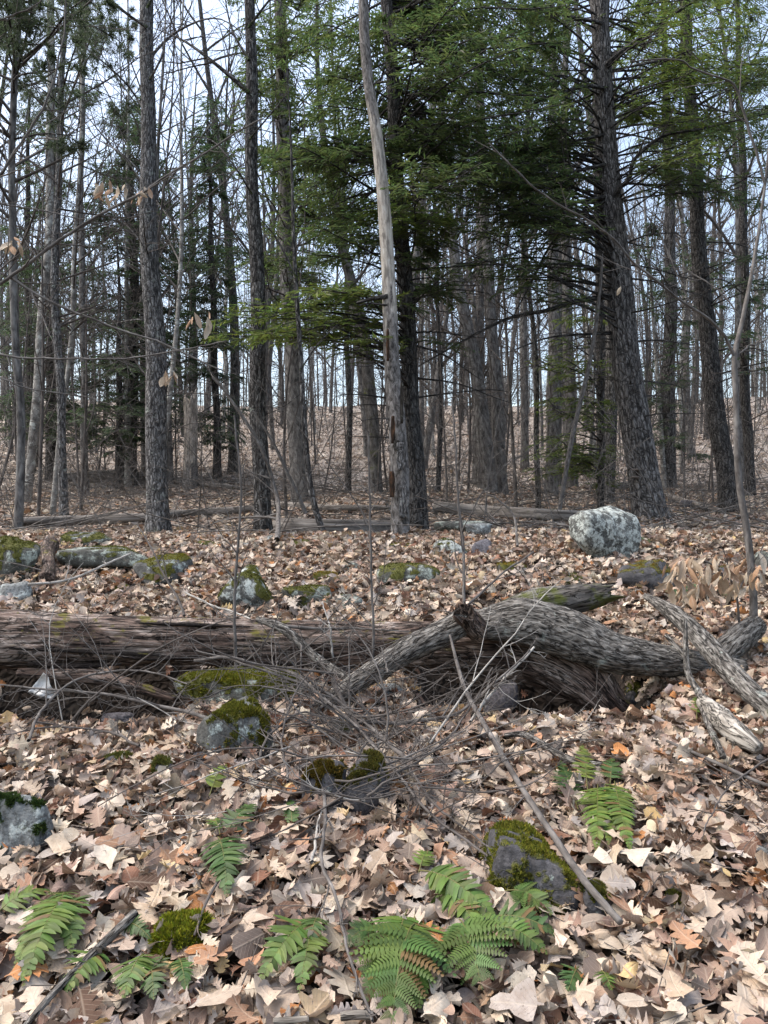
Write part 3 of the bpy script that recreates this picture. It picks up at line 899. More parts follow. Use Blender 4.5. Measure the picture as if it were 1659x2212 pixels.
rock('boulder', 'pale blue grey boulder with dark green moss cut by the left edge', 34, 1808, 140, 150, 'rock_blue', 0.42, 34, sub=5, tuft=3000, round_=0.12, planes=8, mcol=(0.035, 0.06, 0.014), top=-0.3, cat='boulder')
rock('rock', 'dark wet looking rock with mossy top beside the long stick', 1144, 1905, 212, 172, 'rock_dark', 0.70, 35, sub=5, tuft=9000, planes=9, round_=0.06, depth=1.35, mcol=(0.10, 0.105, 0.012), top=0.15)
rock('rock', 'small mossy stone under the lower end of the long stick', 1290, 1978, 64, 74, 'rock_dark', 0.9, 36, tuft=1800)
rock('moss_cushion', 'bright yellow green moss cushion among the near leaves', 390, 2062, 112, 84, 'rock_green', 1.5, 37, tuft=9000, round_=0.12, planes=10, mcol=(0.15, 0.165, 0.012), top=-1.0, cat='moss', mlen=0.014)
rock('rock', 'little mossy stone left of the curled orange leaf', 256, 1666, 58, 38, 'rock_dark', 0.95, 38, sub=3, tuft=900)
rock('rock', 'little mossy stone right of the curled orange leaf', 352, 1682, 48, 48, 'rock_dark', 1.0, 39, sub=3, tuft=900)
rock('rock', 'small grey stone half under leaves beside the draped boulder', 432, 1664, 60, 34, 'rock_dark', 0.35, 40, sub=3)
rock('rock', 'pebble sized mossy stone among the leaves at right', 1462, 1972, 40, 34, 'rock_dark', 0.95, 41, sub=3, tuft=700)
rock('rock', 'grey green rock cut by the right edge behind the sapling', 1652, 1216, 60, 62, 'rock_green', 0.4, 42, sub=3)
rock('rock', 'small grey rock at the foot of the far right hemlock', 1486, 1092, 40, 24, 'rock_purple', 0.0, 43, sub=3)
rock('rock', 'olive mossy stone in front of the pale boulder', 1236, 1250, 64, 34, 'rock_green', 0.8, 44, sub=3, tuft=700)
rock('rock', 'moss mound between the lichen stone and the pale boulder', 1106, 1226, 64, 34, 'rock_green', 1.1, 45, sub=3, tuft=1000, mcol=ORG)
rock('rock', 'dark lichen rock among leaves left of the sapling', 1560, 1238, 56, 40, 'rock_dark', 0.5, 46, sub=3, tuft=300)
rock('rock', 'pale stone showing through leaves at lower right', 1640, 1872, 60, 36, 'rock_blue', 0.0, 47, sub=3)
rock('rock', 'mossy stone under the right end of the arched limb', 1370, 1500, 60, 52, 'rock_dark', 1.0, 48, sub=3, tuft=900)

# ------------------------------------------------------------------ logs and fallen branches
def pts_of(spec, Y0=None, wpx=8):
    """points given as (px, py) on the ground, or (px, py, Y) at that distance"""
    out = []
    for p in spec:
        if len(p) == 3: out.append(PC(*p, 0.03 if wpx > 30 else 0.10))
        elif Y0 is not None: out.append(P(p[0], p[1], Y0))
        else:
            q = hit(p[0], p[1]); out.append(PC(p[0], p[1], q[1] + 0.05, (0.075 if q[1] < 4.5 else 0.05) + 0.35 * wpx * q[1] / FPX))
    return np.array(out)

def log(name, label, spec, widths, mat, cat, n=60, k=20, amp=0.006, sc=22, stretch=0.12, ridge=0.5, Y0=None, seed=0, twigs=0, part='stem', group=None, twl=(0.15, 0.5), ragged=0.0):
    pts = pts_of(spec, Y0, max(widths))
    path, wd = smooth_path(pts, n, np.asarray(widths, float))
    R = wd / 2 * path[:, 1] / FPX
    V, Q, T, bc = rough_tube(path, R, k, amp, sc, stretch, ridge, seed * 3.7 + 1)
    if ragged:
        tdir = norm(path[-1] - path[-2])
        th = np.arange(k) * 2 * np.pi / k
        jag = vnoise(np.stack([np.cos(th) * 3.1, np.sin(th) * 3.1, th * 0 + seed], -1)) + 0.5 * vnoise(np.stack([np.cos(th) * 8, np.sin(th) * 8, th * 0 + seed], -1))
        m = max(4, n // 14)
        for q in range(m):
            e = slice((n - m + q) * k, (n - m + q + 1) * k)
            V[e] += tdir * (ragged * 1.6 * jag * ((q + 1) / m) ** 1.5)[:, None]
        V[n * k + 1] -= tdir * ragged * 1.2
    root = thing(name, label, cat, pts[len(pts) // 2], group)
    mb = MB(); mb.add(V, Q, T, None, bc); mb.K = LAST_CRACK; mb.build(part, M[mat], root)
    if twigs:
        a, ra = kids(path[None], R[None], twigs, 0.1, 0.98, 55, 15, 0.3, 6, up=0.15, wob=0.25, rf=0.5, Labs=twl)
        b, rb = kids(a, ra, 4, 0.25, 0.95, 45, 12, 0.5, 4, wob=0.25)
        mt = MB(); add_tubes(mt, a, ra, 5); add_tubes(mt, b, rb, 3)
        mt.build('twigs', M['twig_grey'], root, 'stuff')
    return root

lg = log('fallen_log', 'big rotten log lying across the picture on the old stone wall', [(-330, 1368, 3.75), (0, 1380, 3.75), (260, 1384, 3.75), (520, 1390, 3.74), (800, 1394, 3.74), (1000, 1396, 3.74), (1140, 1410, 3.72), (1260, 1465, 3.66), (1345, 1545, 3.58)],
         [118, 114, 102, 95, 90, 96, 108, 98, 52], 'log', 'log', 420, 110, 0.014, 42, 0.09, 0.65, seed=1, ragged=0.05)
# splinters and bark plates hanging off the log
for i, (a, b, c, w) in enumerate([((20, 1400), (200, 1408), (380, 1418), 7), ((250, 1416), (330, 1424), (430, 1418), 5), ((60, 1432), (150, 1440), (260, 1434), 9), ((480, 1428), (620, 1434), (760, 1440), 7), ((300, 1346), (420, 1350), (540, 1354), 6)]):
    pa = smooth_path(pts_of([(p[0], p[1]) for p in (a, b, c)], 3.61 if i < 4 else 3.66), 24)
    V, Q, T, bc = rough_tube(pa, np.full(24, w * 3.6 / FPX / 2) * np.sin(np.linspace(0.15, 3.0, 24)), 8, 0.003, 30, 0.1)
    mb = MB(); mb.add(V, Q, T, None, bc); mb.build('splinter', M['log'], lg)

log('fallen_limb', 'thick weathered limb arching from its knotty broken end to the right',
    [(1012, 1336, 3.60), (1050, 1348, 3.58), (1130, 1346, 3.56), (1230, 1374, 3.56), (1320, 1410, 3.56), (1430, 1428, 3.6), (1545, 1446, 3.68), (1600, 1452, 3.8)],
    [46, 72, 98, 104, 84, 62, 56, 50], 'branch_bark', 'limb', 220, 64, 0.012, 34, 0.16, 0.6, seed=2, ragged=0.03)
log('fallen_limb', 'weathered forked limb sloping from the knot down to the twig tangle',
    [(1016, 1334, 3.50), (960, 1366, 3.46), (880, 1404, 3.42), (810, 1448, 3.36), (745, 1490, 3.30), (690, 1530, 3.24)],
    [52, 56, 54, 46, 36, 22], 'branch_bark', 'limb', 170, 48, 0.008, 40, 0.16, 0.6, seed=3, ragged=0.03)
log('knot', 'dark hollow knot at the top of the arched limb', [(1034, 1362, 3.56), (1018, 1346, 3.49), (1006, 1332, 3.44), (1000, 1322, 3.40)], [50, 52, 46, 44], 'log', 'knot', 50, 40, 0.008, 34, 0.6, seed=4, ragged=0.05)
log('fallen_log', 'mossy grey log end poking out behind the arched limb', [(1080, 1330, 3.98), (1160, 1306, 4.0), (1240, 1292, 4.02), (1285, 1284, 4.04), (1318, 1278, 4.05)], [56, 70, 62, 50, 40], 'moss_bark', 'log', 120, 44, 0.012, 34, 0.16, seed=5, ragged=0.05)
log('fallen_branch', 'stout pale barked branch leaning down across the right edge', [(1394, 1288, 3.95), (1450, 1322, 3.75), (1510, 1374, 3.55), (1575, 1448, 3.32), (1640, 1512, 3.12), (1720, 1580, 2.95)],
    [10, 34, 40, 44, 46, 46], 'branch_bark', 'branch', 180, 40, 0.005, 50, 0.16, seed=6)
log('root', 'short thick grey root stub beside the sapling base', [(1632, 1352, 3.95), (1600, 1378, 3.85), (1570, 1406, 3.78), (1540, 1440, 3.72)], [44, 56, 58, 50], 'branch_bark', 'root', 90, 40, 0.007, 44, 0.25, seed=7)
log('bark_slab', 'cracked pale slab of bark below the leaning branch', [(1520, 1520), (1560, 1556), (1600, 1590), (1640, 1618)], [26, 44, 40, 20], 'slab_bark', 'bark', 40, 18, 0.006, 40, 0.12, seed=8)
log('forked_stick', 'crooked upright stick propped in front of the leaning branch', [(1480, 1340, 3.40), (1482, 1420, 3.30), (1488, 1460, 3.22), (1512, 1502, 3.12), (1528, 1560, 2.98), (1562, 1634, 2.72)], [7, 12, 14, 15, 14, 12], 'branch_bark', 'stick', 60, 10, 0.0015, 40, seed=9)
log('stick', 'short broken twig resting on the crooked upright stick', [(1438, 1372, 3.48), (1462, 1398, 3.42), (1484, 1424, 3.36)], [8, 9, 8], 'branch_bark', 'stick', 20, 8, 0.001, 40)
log('fallen_branch', 'lichen covered branch lying over the log left of the tangle', [(556, 1338, 3.62), (600, 1352, 3.56), (640, 1380, 3.52), (676, 1416, 3.48), (730, 1452, 3.4), (790, 1486, 3.32)], [12, 18, 18, 18, 17, 12], 'branch_bark', 'branch', 60, 14, 0.003, 30, seed=10, twigs=5)
log('long_stick', 'long straight grey stick slanting down from the arched limb to the mossy rock', [(972, 1372, 3.36), (992, 1450, 3.18), (1010, 1500, 3.02), (1062, 1592, 2.76), (1122, 1694, 2.46), (1200, 1812, 2.16), (1262, 1902, 1.98), (1340, 1992, 1.80)],
    [5, 8, 9, 11, 11, 13, 14, 13], 'twig_grey', 'stick', 90, 10, 0.001, 40, seed=11, twigs=6, twl=(0.08, 0.35))
log('stick', 'pale barked stick lying between ferns at the lower left', [(40, 2235), (120, 2140), (200, 2060), (292, 1972)], [18, 17, 20, 20], 'branch_bark', 'stick', 60, 12, 0.002, 40, seed=12)
log('stick', 'thin dark stick beneath the fern pair left of centre', [(420, 2020), (450, 1940), (500, 1860), (528, 1840)], [5, 6, 6, 4], 'twig', 'stick', 30, 8, 0.0005, 40)
log('fallen_branch', 'lichen tipped dark branch lying right of the twig tangle', [(1090, 1588), (1130, 1586), (1170, 1606), (1230, 1640), (1300, 1652)], [8, 14, 14, 14, 10], 'branch_bark', 'branch', 40, 10, 0.003, 30, seed=13)
log('stick', 'thin grey stick on leaves below the bark slab', [(1440, 1600), (1530, 1640), (1640, 1690), (1700, 1706)], [6, 8, 8, 6], 'twig_grey', 'stick', 30, 8, 0.0006, 40)
log('stick', 'pale short stick among leaves at the bottom edge', [(736, 2196), (770, 2192), (806, 2194)], [16, 18, 16], 'slab_bark', 'stick', 20, 12, 0.001, 40)
log('stick', 'pale stub lying at the bottom edge beside the ferns', [(590, 2206), (630, 2204), (668, 2200)], [12, 13, 11], 'slab_bark', 'stick', 20, 12, 0.001, 40)
log('stump', 'gnarled broken stump stub beside the left boulder', [(100, 1252), (106, 1226), (104, 1192), (110, 1178)], [30, 24, 26, 34], 'log', 'stump', 40, 18, 0.008, 26, 0.25, seed=14, twigs=4, twl=(0.1, 0.35))
log('rotten_wood', 'split dark rotten wood hanging under the left part of the log', [(40, 1452, 3.62), (200, 1462, 3.6), (300, 1486, 3.56), (380, 1510, 3.5)], [20, 34, 26, 12], 'log', 'wood', 60, 18, 0.007, 26, 0.08, seed=16)
# white curled bark scrap
def scrap():
    n, m = 16, 10
    u, v = np.meshgrid(np.linspace(0, 1, n), np.linspace(0, 1, m))
    V = np.stack([0.14 * (u - 0.5) + 0.02 * v, 0.05 * np.sin(v * 2.6) + 0.012 * np.sin(9 * u), 0.10 * (v - 0.5) * (1 - 0.5 * u) + 0.03 * np.cos(3 * u) * v], -1).reshape(-1, 3)
    V[:, 2] += 0.012 * fbm(V * 30, 2)
    i = np.arange(n * m).reshape(m, n)
    Q = np.stack([i[:-1, :-1], i[:-1, 1:], i[1:, 1:], i[1:, :-1]], -1).reshape(-1, 4)
    th = np.concatenate([V, V + np.array([0, 0.005, 0.0])])
    ring = np.concatenate([i[0], i[1:, -1], i[-1, ::-1][1:], i[::-1, 0][1:-1]])
    rq = np.stack([ring, np.roll(ring, -1), np.roll(ring, -1) + n * m, ring + n * m], -1)
    me = make_mesh('bark_scrap', th, np.concatenate([Q, Q[:, ::-1] + n * m, rq[:, ::-1]]), None, np.broadcast_to(np.array([0.60, 0.59, 0.56]), (len(th), 3)))
    o = link('bark_scrap', me, M['moss_white'], loc=P(92, 1492, 3.28)); o.rotation_euler = (0.2, 0.5, 0.2); o.scale = (0.75, 0.75, 0.75)
    tag(o, 'curled scrap of white bark under the left part of the log', 'bark')
M['moss_white'] = mat_simple_col('white_bark', 0.7, 0.0, 0.25, 40)
scrap()

# fallen logs on the flat beyond the wall
ML = [('long thin fallen trunk behind the left trees', [(40, 1128), (150, 1124), (260, 1120), (330, 1118)], [20, 21, 20, 17]),
      ('fallen trunk lying from the left tree toward the dark oak', [(352, 1112), (450, 1106), (560, 1098)], [14, 16, 12]),
      ('dark rotten trunk lying behind the dark oak', [(600, 1136), (700, 1140), (845, 1142)], [32, 37, 35]),
      ('grey trunk on the ground between dead tree and leaning hemlock', [(938, 1098), (1040, 1106), (1180, 1112), (1300, 1118), (1345, 1120)], [27, 27, 25, 21, 18]),
      ('thin grey pole fallen behind the mossy tree', [(560, 1086), (700, 1096), (846, 1096)], [10, 12, 10]),
      ('thick fallen trunk far left beyond the thin pale trees', [(120, 1032), (230, 1026), (330, 1030)], [16, 21, 18]),
      ('slim fallen trunk right of the broken stump', [(360, 1036), (440, 1046), (535, 1056)], [12, 12, 9]),
      ('grey pole fallen left of the far right hemlock', [(1436, 1072), (1500, 1090), (1562, 1106)], [13, 16, 13]),
      ('short broken trunk lying behind the leaning hemlock', [(1290, 1052), (1350, 1050), (1400, 1046)], [18, 18, 13]),
      ('bleached limb on the ground under the left trees', [(20, 1150), (60, 1152), (110, 1150)], [13, 12, 8])]
for i, (lab, spec, w) in enumerate(ML):
    log('fallen_log', lab, spec, w, 'mid_log', 'log', 40, 12, 0.012, 9, 0.1, seed=20 + i, twigs=6 if i in (0, 1, 4, 7) else 0, twl=(0.3, 0.9), group='trunks lying on the forest floor')
# ------------------------------------------------------------------ trees
def trunk_of(spec, Y, widths, base_sink=0.08):
    """spec: (px, py) from the base up; returns the stem's axis and radii, its foot on the ground"""
    pts = np.array([P(px, py, Y) for px, py in spec])
    g = float(ground_z(pts[0, 0], pts[0, 1]))
    pts[0, 2] = g - base_sink
    r = np.asarray(widths, float) / 2 * Y / FPX
    L = np.linalg.norm(np.diff(pts, axis=0), axis=1).sum()
    n = int(np.clip(L * 7, 40, 130))
    path, R = smooth_path(pts, n, r)
    s = np.linspace(0, L, n)
    path[:, 1] += 0.10 * np.sin(s * 0.5 + pts[0, 0]) * np.clip(s / 4, 0, 1)
    path[:, 0] += 0.02 * np.sin(s * 1.9 + pts[0, 0] * 3) * np.clip(s / 2, 0, 1)
    return path, R

class Tree:
    def __init__(s, name, label, spec, Y, widths, mat, twig='twig', cat='tree', k=16, amp=0.007, sc=18, stretch=0.15, flare=0.5, group=None, seed=0):
        s.path, s.R = trunk_of(spec, Y, widths)
        s.Y = Y
        z = s.path[:, 2] - s.path[0, 2]
        s.R = s.R * (1 + flare * np.exp(-z / 0.22))
        s.root = thing(name, label, cat, s.path[0], group)
        V, Q, T, bc = rough_tube(s.path, s.R, k, amp, sc, stretch, 0.6, seed * 2.3 + 0.5)
        if flare:
            # root spurs
            c = np.repeat(s.path, k, 0); zz = np.repeat(z, k); b = slice(0, len(c))
            d = V[b] - c
            th = np.arctan2(d[:, 1], d[:, 0])
            V[b] += d * (0.35 * flare * np.exp(-zz / 0.16) * np.sin(th * 5 + seed))[:, None]
        mb = MB(); mb.add(V, Q, T, None, bc); mb.build('trunk', M[mat], s.root)
        s.mat, s.twigmat = mat, twig
        s.tw, s.fo = MB(), MB()
    def at_z(s, z):
        k = int(np.argmin(np.abs(s.path[:, 2] - z)))
        return s.path[k], s.R[k]
    def limb(s, pts, r0, r1=0.006, mat=None, k=7, n=16):
        path = smooth_path(np.asarray(pts), n)
        R = np.linspace(r0, r1, n)
        V, Q, T, bc = tubes(path[None], R[None], k)
        mb = MB(); mb.add(V, Q, None, None, bc)
        mb.build('limb', M[mat or s.mat], s.root)
        return path[None], R[None]
    def bare(s, a, ra, nside=8, ntw=4, Ls=0.4, ang=50, up=0.1, t0=0.2, ntt=0):
        b, rb = kids(a, ra, nside, t0, 1.0, ang, 14, Ls, 4, up=up, wob=0.2)
        add_tubes(s.tw, b, rb, 3)
        if ntw:
            c, rc = kids(b, rb, ntw, 0.2, 1.0, 45, 14, 0.55, 3, up=up, wob=0.25)
            add_tubes(s.tw, c, rc, 3)
            if ntt:
                d, rd = kids(c, rc, ntt, 0.25, 1.0, 42, 14, 0.55, 2, up=up, wob=0.2)
                add_tubes(s.tw, d, rd, 3)
    def spray(s, a, ra, nside=17, ntw=9, col=(0.05, 0.075, 0.022), t0=0.42, side=(0.3, 0.8), tw=(0.08, 0.19), wid=0.0105, droop=-0.12):
        b, rb = kids(a, ra, nside, t0, 1.0, 52, 10, 0.3, 5, up=0.0, curv=droop, wob=0.10, flat=True, Labs=side, rmin=0.003)
        add_tubes(s.tw, b[:, [0, 2, 4]], rb[:, [0, 2, 4]], 3)
        c, rc = kids(b, rb, ntw, 0.12, 1.0, 46, 10, 0.4, 3, up=-0.03, curv=droop, wob=0.12, flat=True, Labs=tw)
        c = np.concatenate([c, b[:, 2:]])
        n = len(c)
        T = norm(np.gradient(c, axis=1))
        nrm = norm(np.array([0, 0, 1.0]) + rng.normal(0, 0.35, (n, 1, 3)))
        sd = norm(np.cross(T, nrm))
        prof = np.array([0.5, 1.0, 0.12])[None] * U(0.7, 1.25, (n, 3)) * wid
        l, r = c + sd * prof[..., None], c - sd * prof[..., None] * U(0.7, 1.2, (n, 3))[..., None]
        V = np.stack([l, r], 2)
        i = np.arange(n * 6).reshape(n, 3, 2)
        Q = np.stack([i[:, :-1, 0], i[:, :-1, 1], i[:, 1:, 1], i[:, 1:, 0]], -1).reshape(-1, 4)
        cl = np.asarray(col) * U(0.6, 1.45, (n, 1)) * np.stack([U(0.85, 1.25, n), np.ones(n), U(0.8, 1.2, n)], -1)
        s.fo.add(V, Q, None, np.repeat(cl, 6, 0))
    def tufts(s, a, ra, n1=8, n2=5, col=(0.07, 0.085, 0.05), needles=12, L=0.10, t0=0.4, Labs=(0.3, 0.7)):
        b, rb = kids(a, ra, n1, t0, 1.0, 45, 14, 0.4, 5, up=0.15, wob=0.2, Labs=Labs)
        add_tubes(s.tw, b, rb, 3)
        c, rc = kids(b, rb, n2, 0.4, 1.0, 40, 14, 0.4, 3, up=0.2, wob=0.2)
        pos = np.concatenate([c[:, -1], c[:, 1], b[:, -1]])
        ax = norm(np.concatenate([c[:, -1] - c[:, 0], c[:, -1] - c[:, 0], b[:, -1] - b[:, -2]]))
        n = len(pos)
        d = norm(ax[:, None] * 0.7 + rng.normal(0, 0.7, (n, needles, 3)))
        pp = np.repeat(pos[:, None], needles, 1)
        sd = norm(np.cross(d, rng.normal(0, 1, d.shape))) * 0.0045
        V = np.stack([pp - sd, pp + sd, pp + d * L * U(0.7, 1.2, (n, needles, 1))], 2)
        cl = np.asarray(col) * U(0.6, 1.4, (n, 1)); cl = np.repeat(cl, needles * 3, 0)
        s.fo.add(V, None, np.arange(n * needles * 3).reshape(-1, 3), cl)
    def reach(s, box, num, Yr, mode='spray', r0=0.019, rise=(-0.12, 0.22), clear=0, **kw):
        """limbs from the stem out to points seen in box (px0, py0, px1, py1) at distances Yr"""
        for _ in range(int(num * (1.35 if mode == 'spray' else 1))):
            px, py, yy = U(box[0], box[2]), U(box[1], box[3]), U(*Yr)
            if mode == 'spray' and yy < s.Y + 0.2:          # leave the stem itself in view
                k = int(np.argmin(np.abs(s.path[:, 2] - P(px, py, s.Y)[2])))
                tx = 829.5 + s.path[k, 0] / s.path[k, 1] * FPX
                if abs(px - tx) < clear: px += clear * 1.3 * (1 if px > tx else -1)
            tip = P(px, py, yy)
            h = tip[2]
            for _ in range(2):
                st, tr = s.at_z(h)
                L = np.linalg.norm(tip[:2] - st[:2])
                h = max(tip[2] + U(*rise) * L, s.path[0, 2] + 0.6)
            st, tr = s.at_z(h)
            L = np.linalg.norm(tip - st)
            mid = (st + tip) / 2 + np.array([U(-.06, .06) * L, U(-.06, .06) * L, U(0.03, 0.10) * L])
            q = (st * 0.25 + mid * 0.75) + rng.normal(0, 0.03 * L, 3) * np.array([1, 1, 0.6])
            a, ra = s.limb([st, q, mid * 0.4 + tip * 0.6 + rng.normal(0, 0.02 * L, 3), tip], min(r0, 0.007 + 0.006 * L, tr * 0.6), 0.004, k=6, n=12, mat='hemlock_dark' if mode != 'bare2' else s.mat)
            if mode == 'spray': s.spray(a, ra, **kw)
            elif mode == 'tuft': s.tufts(a, ra, **kw)
            else: s.bare(a, ra, **kw)
    def finish(s):
        cr = s.tw.build('crown', M[s.twigmat], s.root, 'stuff')
        if s.fo.V:
            f = s.fo.build('foliage', M['needles'], s.root, 'stuff')
            f.parent = cr
        return s.root

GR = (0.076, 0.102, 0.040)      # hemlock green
GB = (0.098, 0.126, 0.034)      # brighter green, light on the sprays put into their colour
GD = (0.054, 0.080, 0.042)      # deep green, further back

# the grey tree on the left
t6 = Tree('oak_tree', 'straight grey trunk with mossy foot left of the centre, nearest on that side', [(342, 1152), (340, 1000), (338, 900), (337, 750), (332, 600), (322, 400), (318, 200), (316, 0), (314, -500), (318, -1100)],
          10.0, [47, 44, 43, 42, 39, 33, 30, 28, 20, 8], 'oak_bark', 'twig', k=28, amp=0.006, sc=22, seed=1)
for sp, r in [([(318, 130), (380, 70), (470, 40), (560, 100)], 0.022), ([(318, 60), (250, 10), (200, -60), (150, -160)], 0.02), ([(320, 250), (280, 190), (230, 140), (130, 60)], 0.018),
              ([(316, 20), (360, -60), (450, -160)], 0.02), ([(334, 640), (320, 560), (310, 480), (316, 420)], 0.018), ([(336, 700), (300, 690), (240, 700)], 0.009), ([(322, 390), (260, 330), (200, 290), (160, 210)], 0.016),
              ([(318, 180), (350, 120), (358, 40), (355, -40)], 0.018), ([(338, 860), (380, 850), (420, 830)], 0.008), ([(337, 780), (290, 770), (230, 790)], 0.008)]:
    a, ra = t6.limb([P(x, y, 10 + 0.5 * i * U(-1, 1)) for i, (x, y) in enumerate(sp)], r, 0.004, k=6)
    t6.bare(a, ra, 9, 5, 0.45, ntt=2)
t6.finish()

# the dark oak
t8 = Tree('oak_tree', 'dark furrowed oak trunk with mossy foot left of the dead tree', [(568, 1158), (566, 1000), (560, 876), (552, 576), (545, 400), (540, 200), (535, 0), (533, -500), (530, -1100)],
          9.6, [36, 36, 35, 31, 28, 25, 22, 16, 6], 'dark_oak', 'twig', k=26, amp=0.007, sc=24, seed=2)
for sp, r in [([(537, 200), (480, 150), (400, 90), (330, 60)], 0.03), ([(537, 130), (500, 60), (480, -40)], 0.02), ([(540, 300), (590, 240), (640, 180)], 0.014), ([(536, 60), (590, -10), (650, -80)], 0.02), ([(560, 900), (610, 880), (650, 850)], 0.007), ([(545, 420), (500, 350), (450, 300), (380, 300)], 0.014)]:
    a, ra = t8.limb([P(x, y, 9.6 + 0.4 * i * U(-1, 1)) for i, (x, y) in enumerate(sp)], r, 0.004, k=6)
    t8.bare(a, ra, 9, 5, 0.45, ntt=2)
t8.finish()

# dead standing tree, bark gone in the middle
M['snag'] = mat_snag('dead_tree_wood', 2.7, 4.95, (0.36, 0.325, 0.28))
t12 = Tree('dead_tree', 'dead leaning tree with bare pale wood and peeling bark at the centre', [(866, 1168), (862, 1000), (852, 820), (845, 680), (831, 500), (815, 300), (797, 150), (785, 0), (770, -260)],
           8.2, [40, 38, 35, 31, 28, 26, 22, 21, 10], 'snag', 'twig', k=26, amp=0.006, sc=26, stretch=0.3, flare=0.12, seed=3)
for sp, r in [([(838, 640), (800, 646), (770, 655)], 0.03), ([(838, 660), (800, 655), (775, 660)], 0.014), ([(800, 190), (830, 160), (850, 120)], 0.01), ([(856, 905), (800, 905), (740, 920)], 0.009), ([(862, 1030), (820, 1045), (790, 1060)], 0.007), ([(850, 770), (800, 790), (760, 790)], 0.01)]:
    a, ra = t12.limb([P(x, y, 8.2) for x, y in sp], r, r * 0.5 if r > 0.012 else 0.003, k=7, mat='hemlock_dark')
    if r < 0.012: t12.bare(a, ra, 5, 2, 0.3)
t12.finish()
def bark_or_shade_plate(px, py, w, h, Y, mat, parent):
    """a curved plate on the dead trunk"""
    n, m = 10, 14
    u, v = np.meshgrid(np.linspace(-1, 1, n), np.linspace(-1, 1, m))
    s = Y / FPX
    c = P(px, py, Y)
    edge = 1 - 0.25 * np.abs(v) ** 3 + 0.18 * vnoise(np.stack([u * 2 + px, v * 3, u * 0], -1))
    X = u * w / 2 * s * edge; Z = v * h / 2 * s
    Yy = 0.05 * (u ** 2) * w * s - 0.01 * fbm(np.stack([u * 3, v * 4, u * 0 + py], -1), 2)
    A = np.stack([X, Yy, Z], -1).reshape(-1, 3) + c
    B = A + np.array([0, 0.012, 0])
    i = np.arange(n * m).reshape(m, n)
    Q = np.stack([i[:-1, :-1], i[:-1, 1:], i[1:, 1:], i[1:, :-1]], -1).reshape(-1, 4)
    ring = np.concatenate([i[0], i[1:, -1], i[-1, ::-1][1:], i[::-1, 0][1:-1]])
    rq = np.stack([ring, np.roll(ring, -1), np.roll(ring, -1) + n * m, ring + n * m], -1)
    V = np.concatenate([A, B])
    bc = np.stack([V[:, 0] - c[0], V[:, 1] - c[1], V[:, 2]], -1)
    mb = MB(); mb.add(V, np.concatenate([Q, Q[:, ::-1] + n * m, rq[:, ::-1]]), None, None, bc)
    mb.build('bark_or_shade_plate', M[mat], parent)
M['rot'] = bark('rotten_hollow_shade', (0.012, 0.008, 0.006), (0.05, 0.03, 0.02), (0.16, 0.08, 0.04), 30, 0.2)  # rotten wood with the shade of open hollows put into its colour
for a in [(849, 928, 9, 60, 8.07, 'rot'), (847, 1046, 12, 56, 8.07, 'rot'), (857, 962, 14, 22, 8.06, 'slab_bark'), (868, 870, 7, 90, 8.06, 'slab_bark'), (872, 1085, 22, 70, 8.05, 'oak_bark'), (866, 985, 20, 60, 8.05, 'oak_bark'), (838, 745, 7, 70, 8.1, 'rot')]:
    bark_or_shade_plate(*a, t12.root)

# dark hemlock right behind the dead tree: bears the big foliage mass at the top
t13 = Tree('hemlock_tree', 'dark hemlock trunk standing close behind the dead tree', [(906, 1150), (900, 1000), (892, 900), (880, 700), (866, 500), (855, 300), (840, 100), (832, -100), (815, -700), (800, -1300)],
           10.0, [38, 37, 36, 34, 32, 30, 27, 25, 17, 6], 'hemlock_dark', 'twig', k=24, amp=0.007, sc=24, flare=0.35, seed=4)
t13.reach((880, -60, 1230, 420), 70, (7.6, 12), col=GR)
t13.reach((820, -60, 960, 330), 20, (9.4, 12), col=GR)
t13.reach((560, 60, 830, 560), 46, (8.6, 12), col=GR)
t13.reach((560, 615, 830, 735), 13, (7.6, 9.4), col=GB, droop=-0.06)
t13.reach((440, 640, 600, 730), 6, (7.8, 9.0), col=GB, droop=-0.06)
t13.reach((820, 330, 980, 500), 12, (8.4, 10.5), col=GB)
t13.reach((840, 500, 980, 780), 12, (9, 10.5), col=GR, nside=14)
t13.reach((880, 560, 1130, 1000), 12, (9, 11.5), 'bare', nside=9, ntw=5, Ls=0.4, up=-0.05, ntt=2)
t13.reach((700, 700, 840, 1000), 7, (9, 11), 'bare', nside=8, ntw=5, Ls=0.4, up=-0.05, ntt=2)
t13.finish()

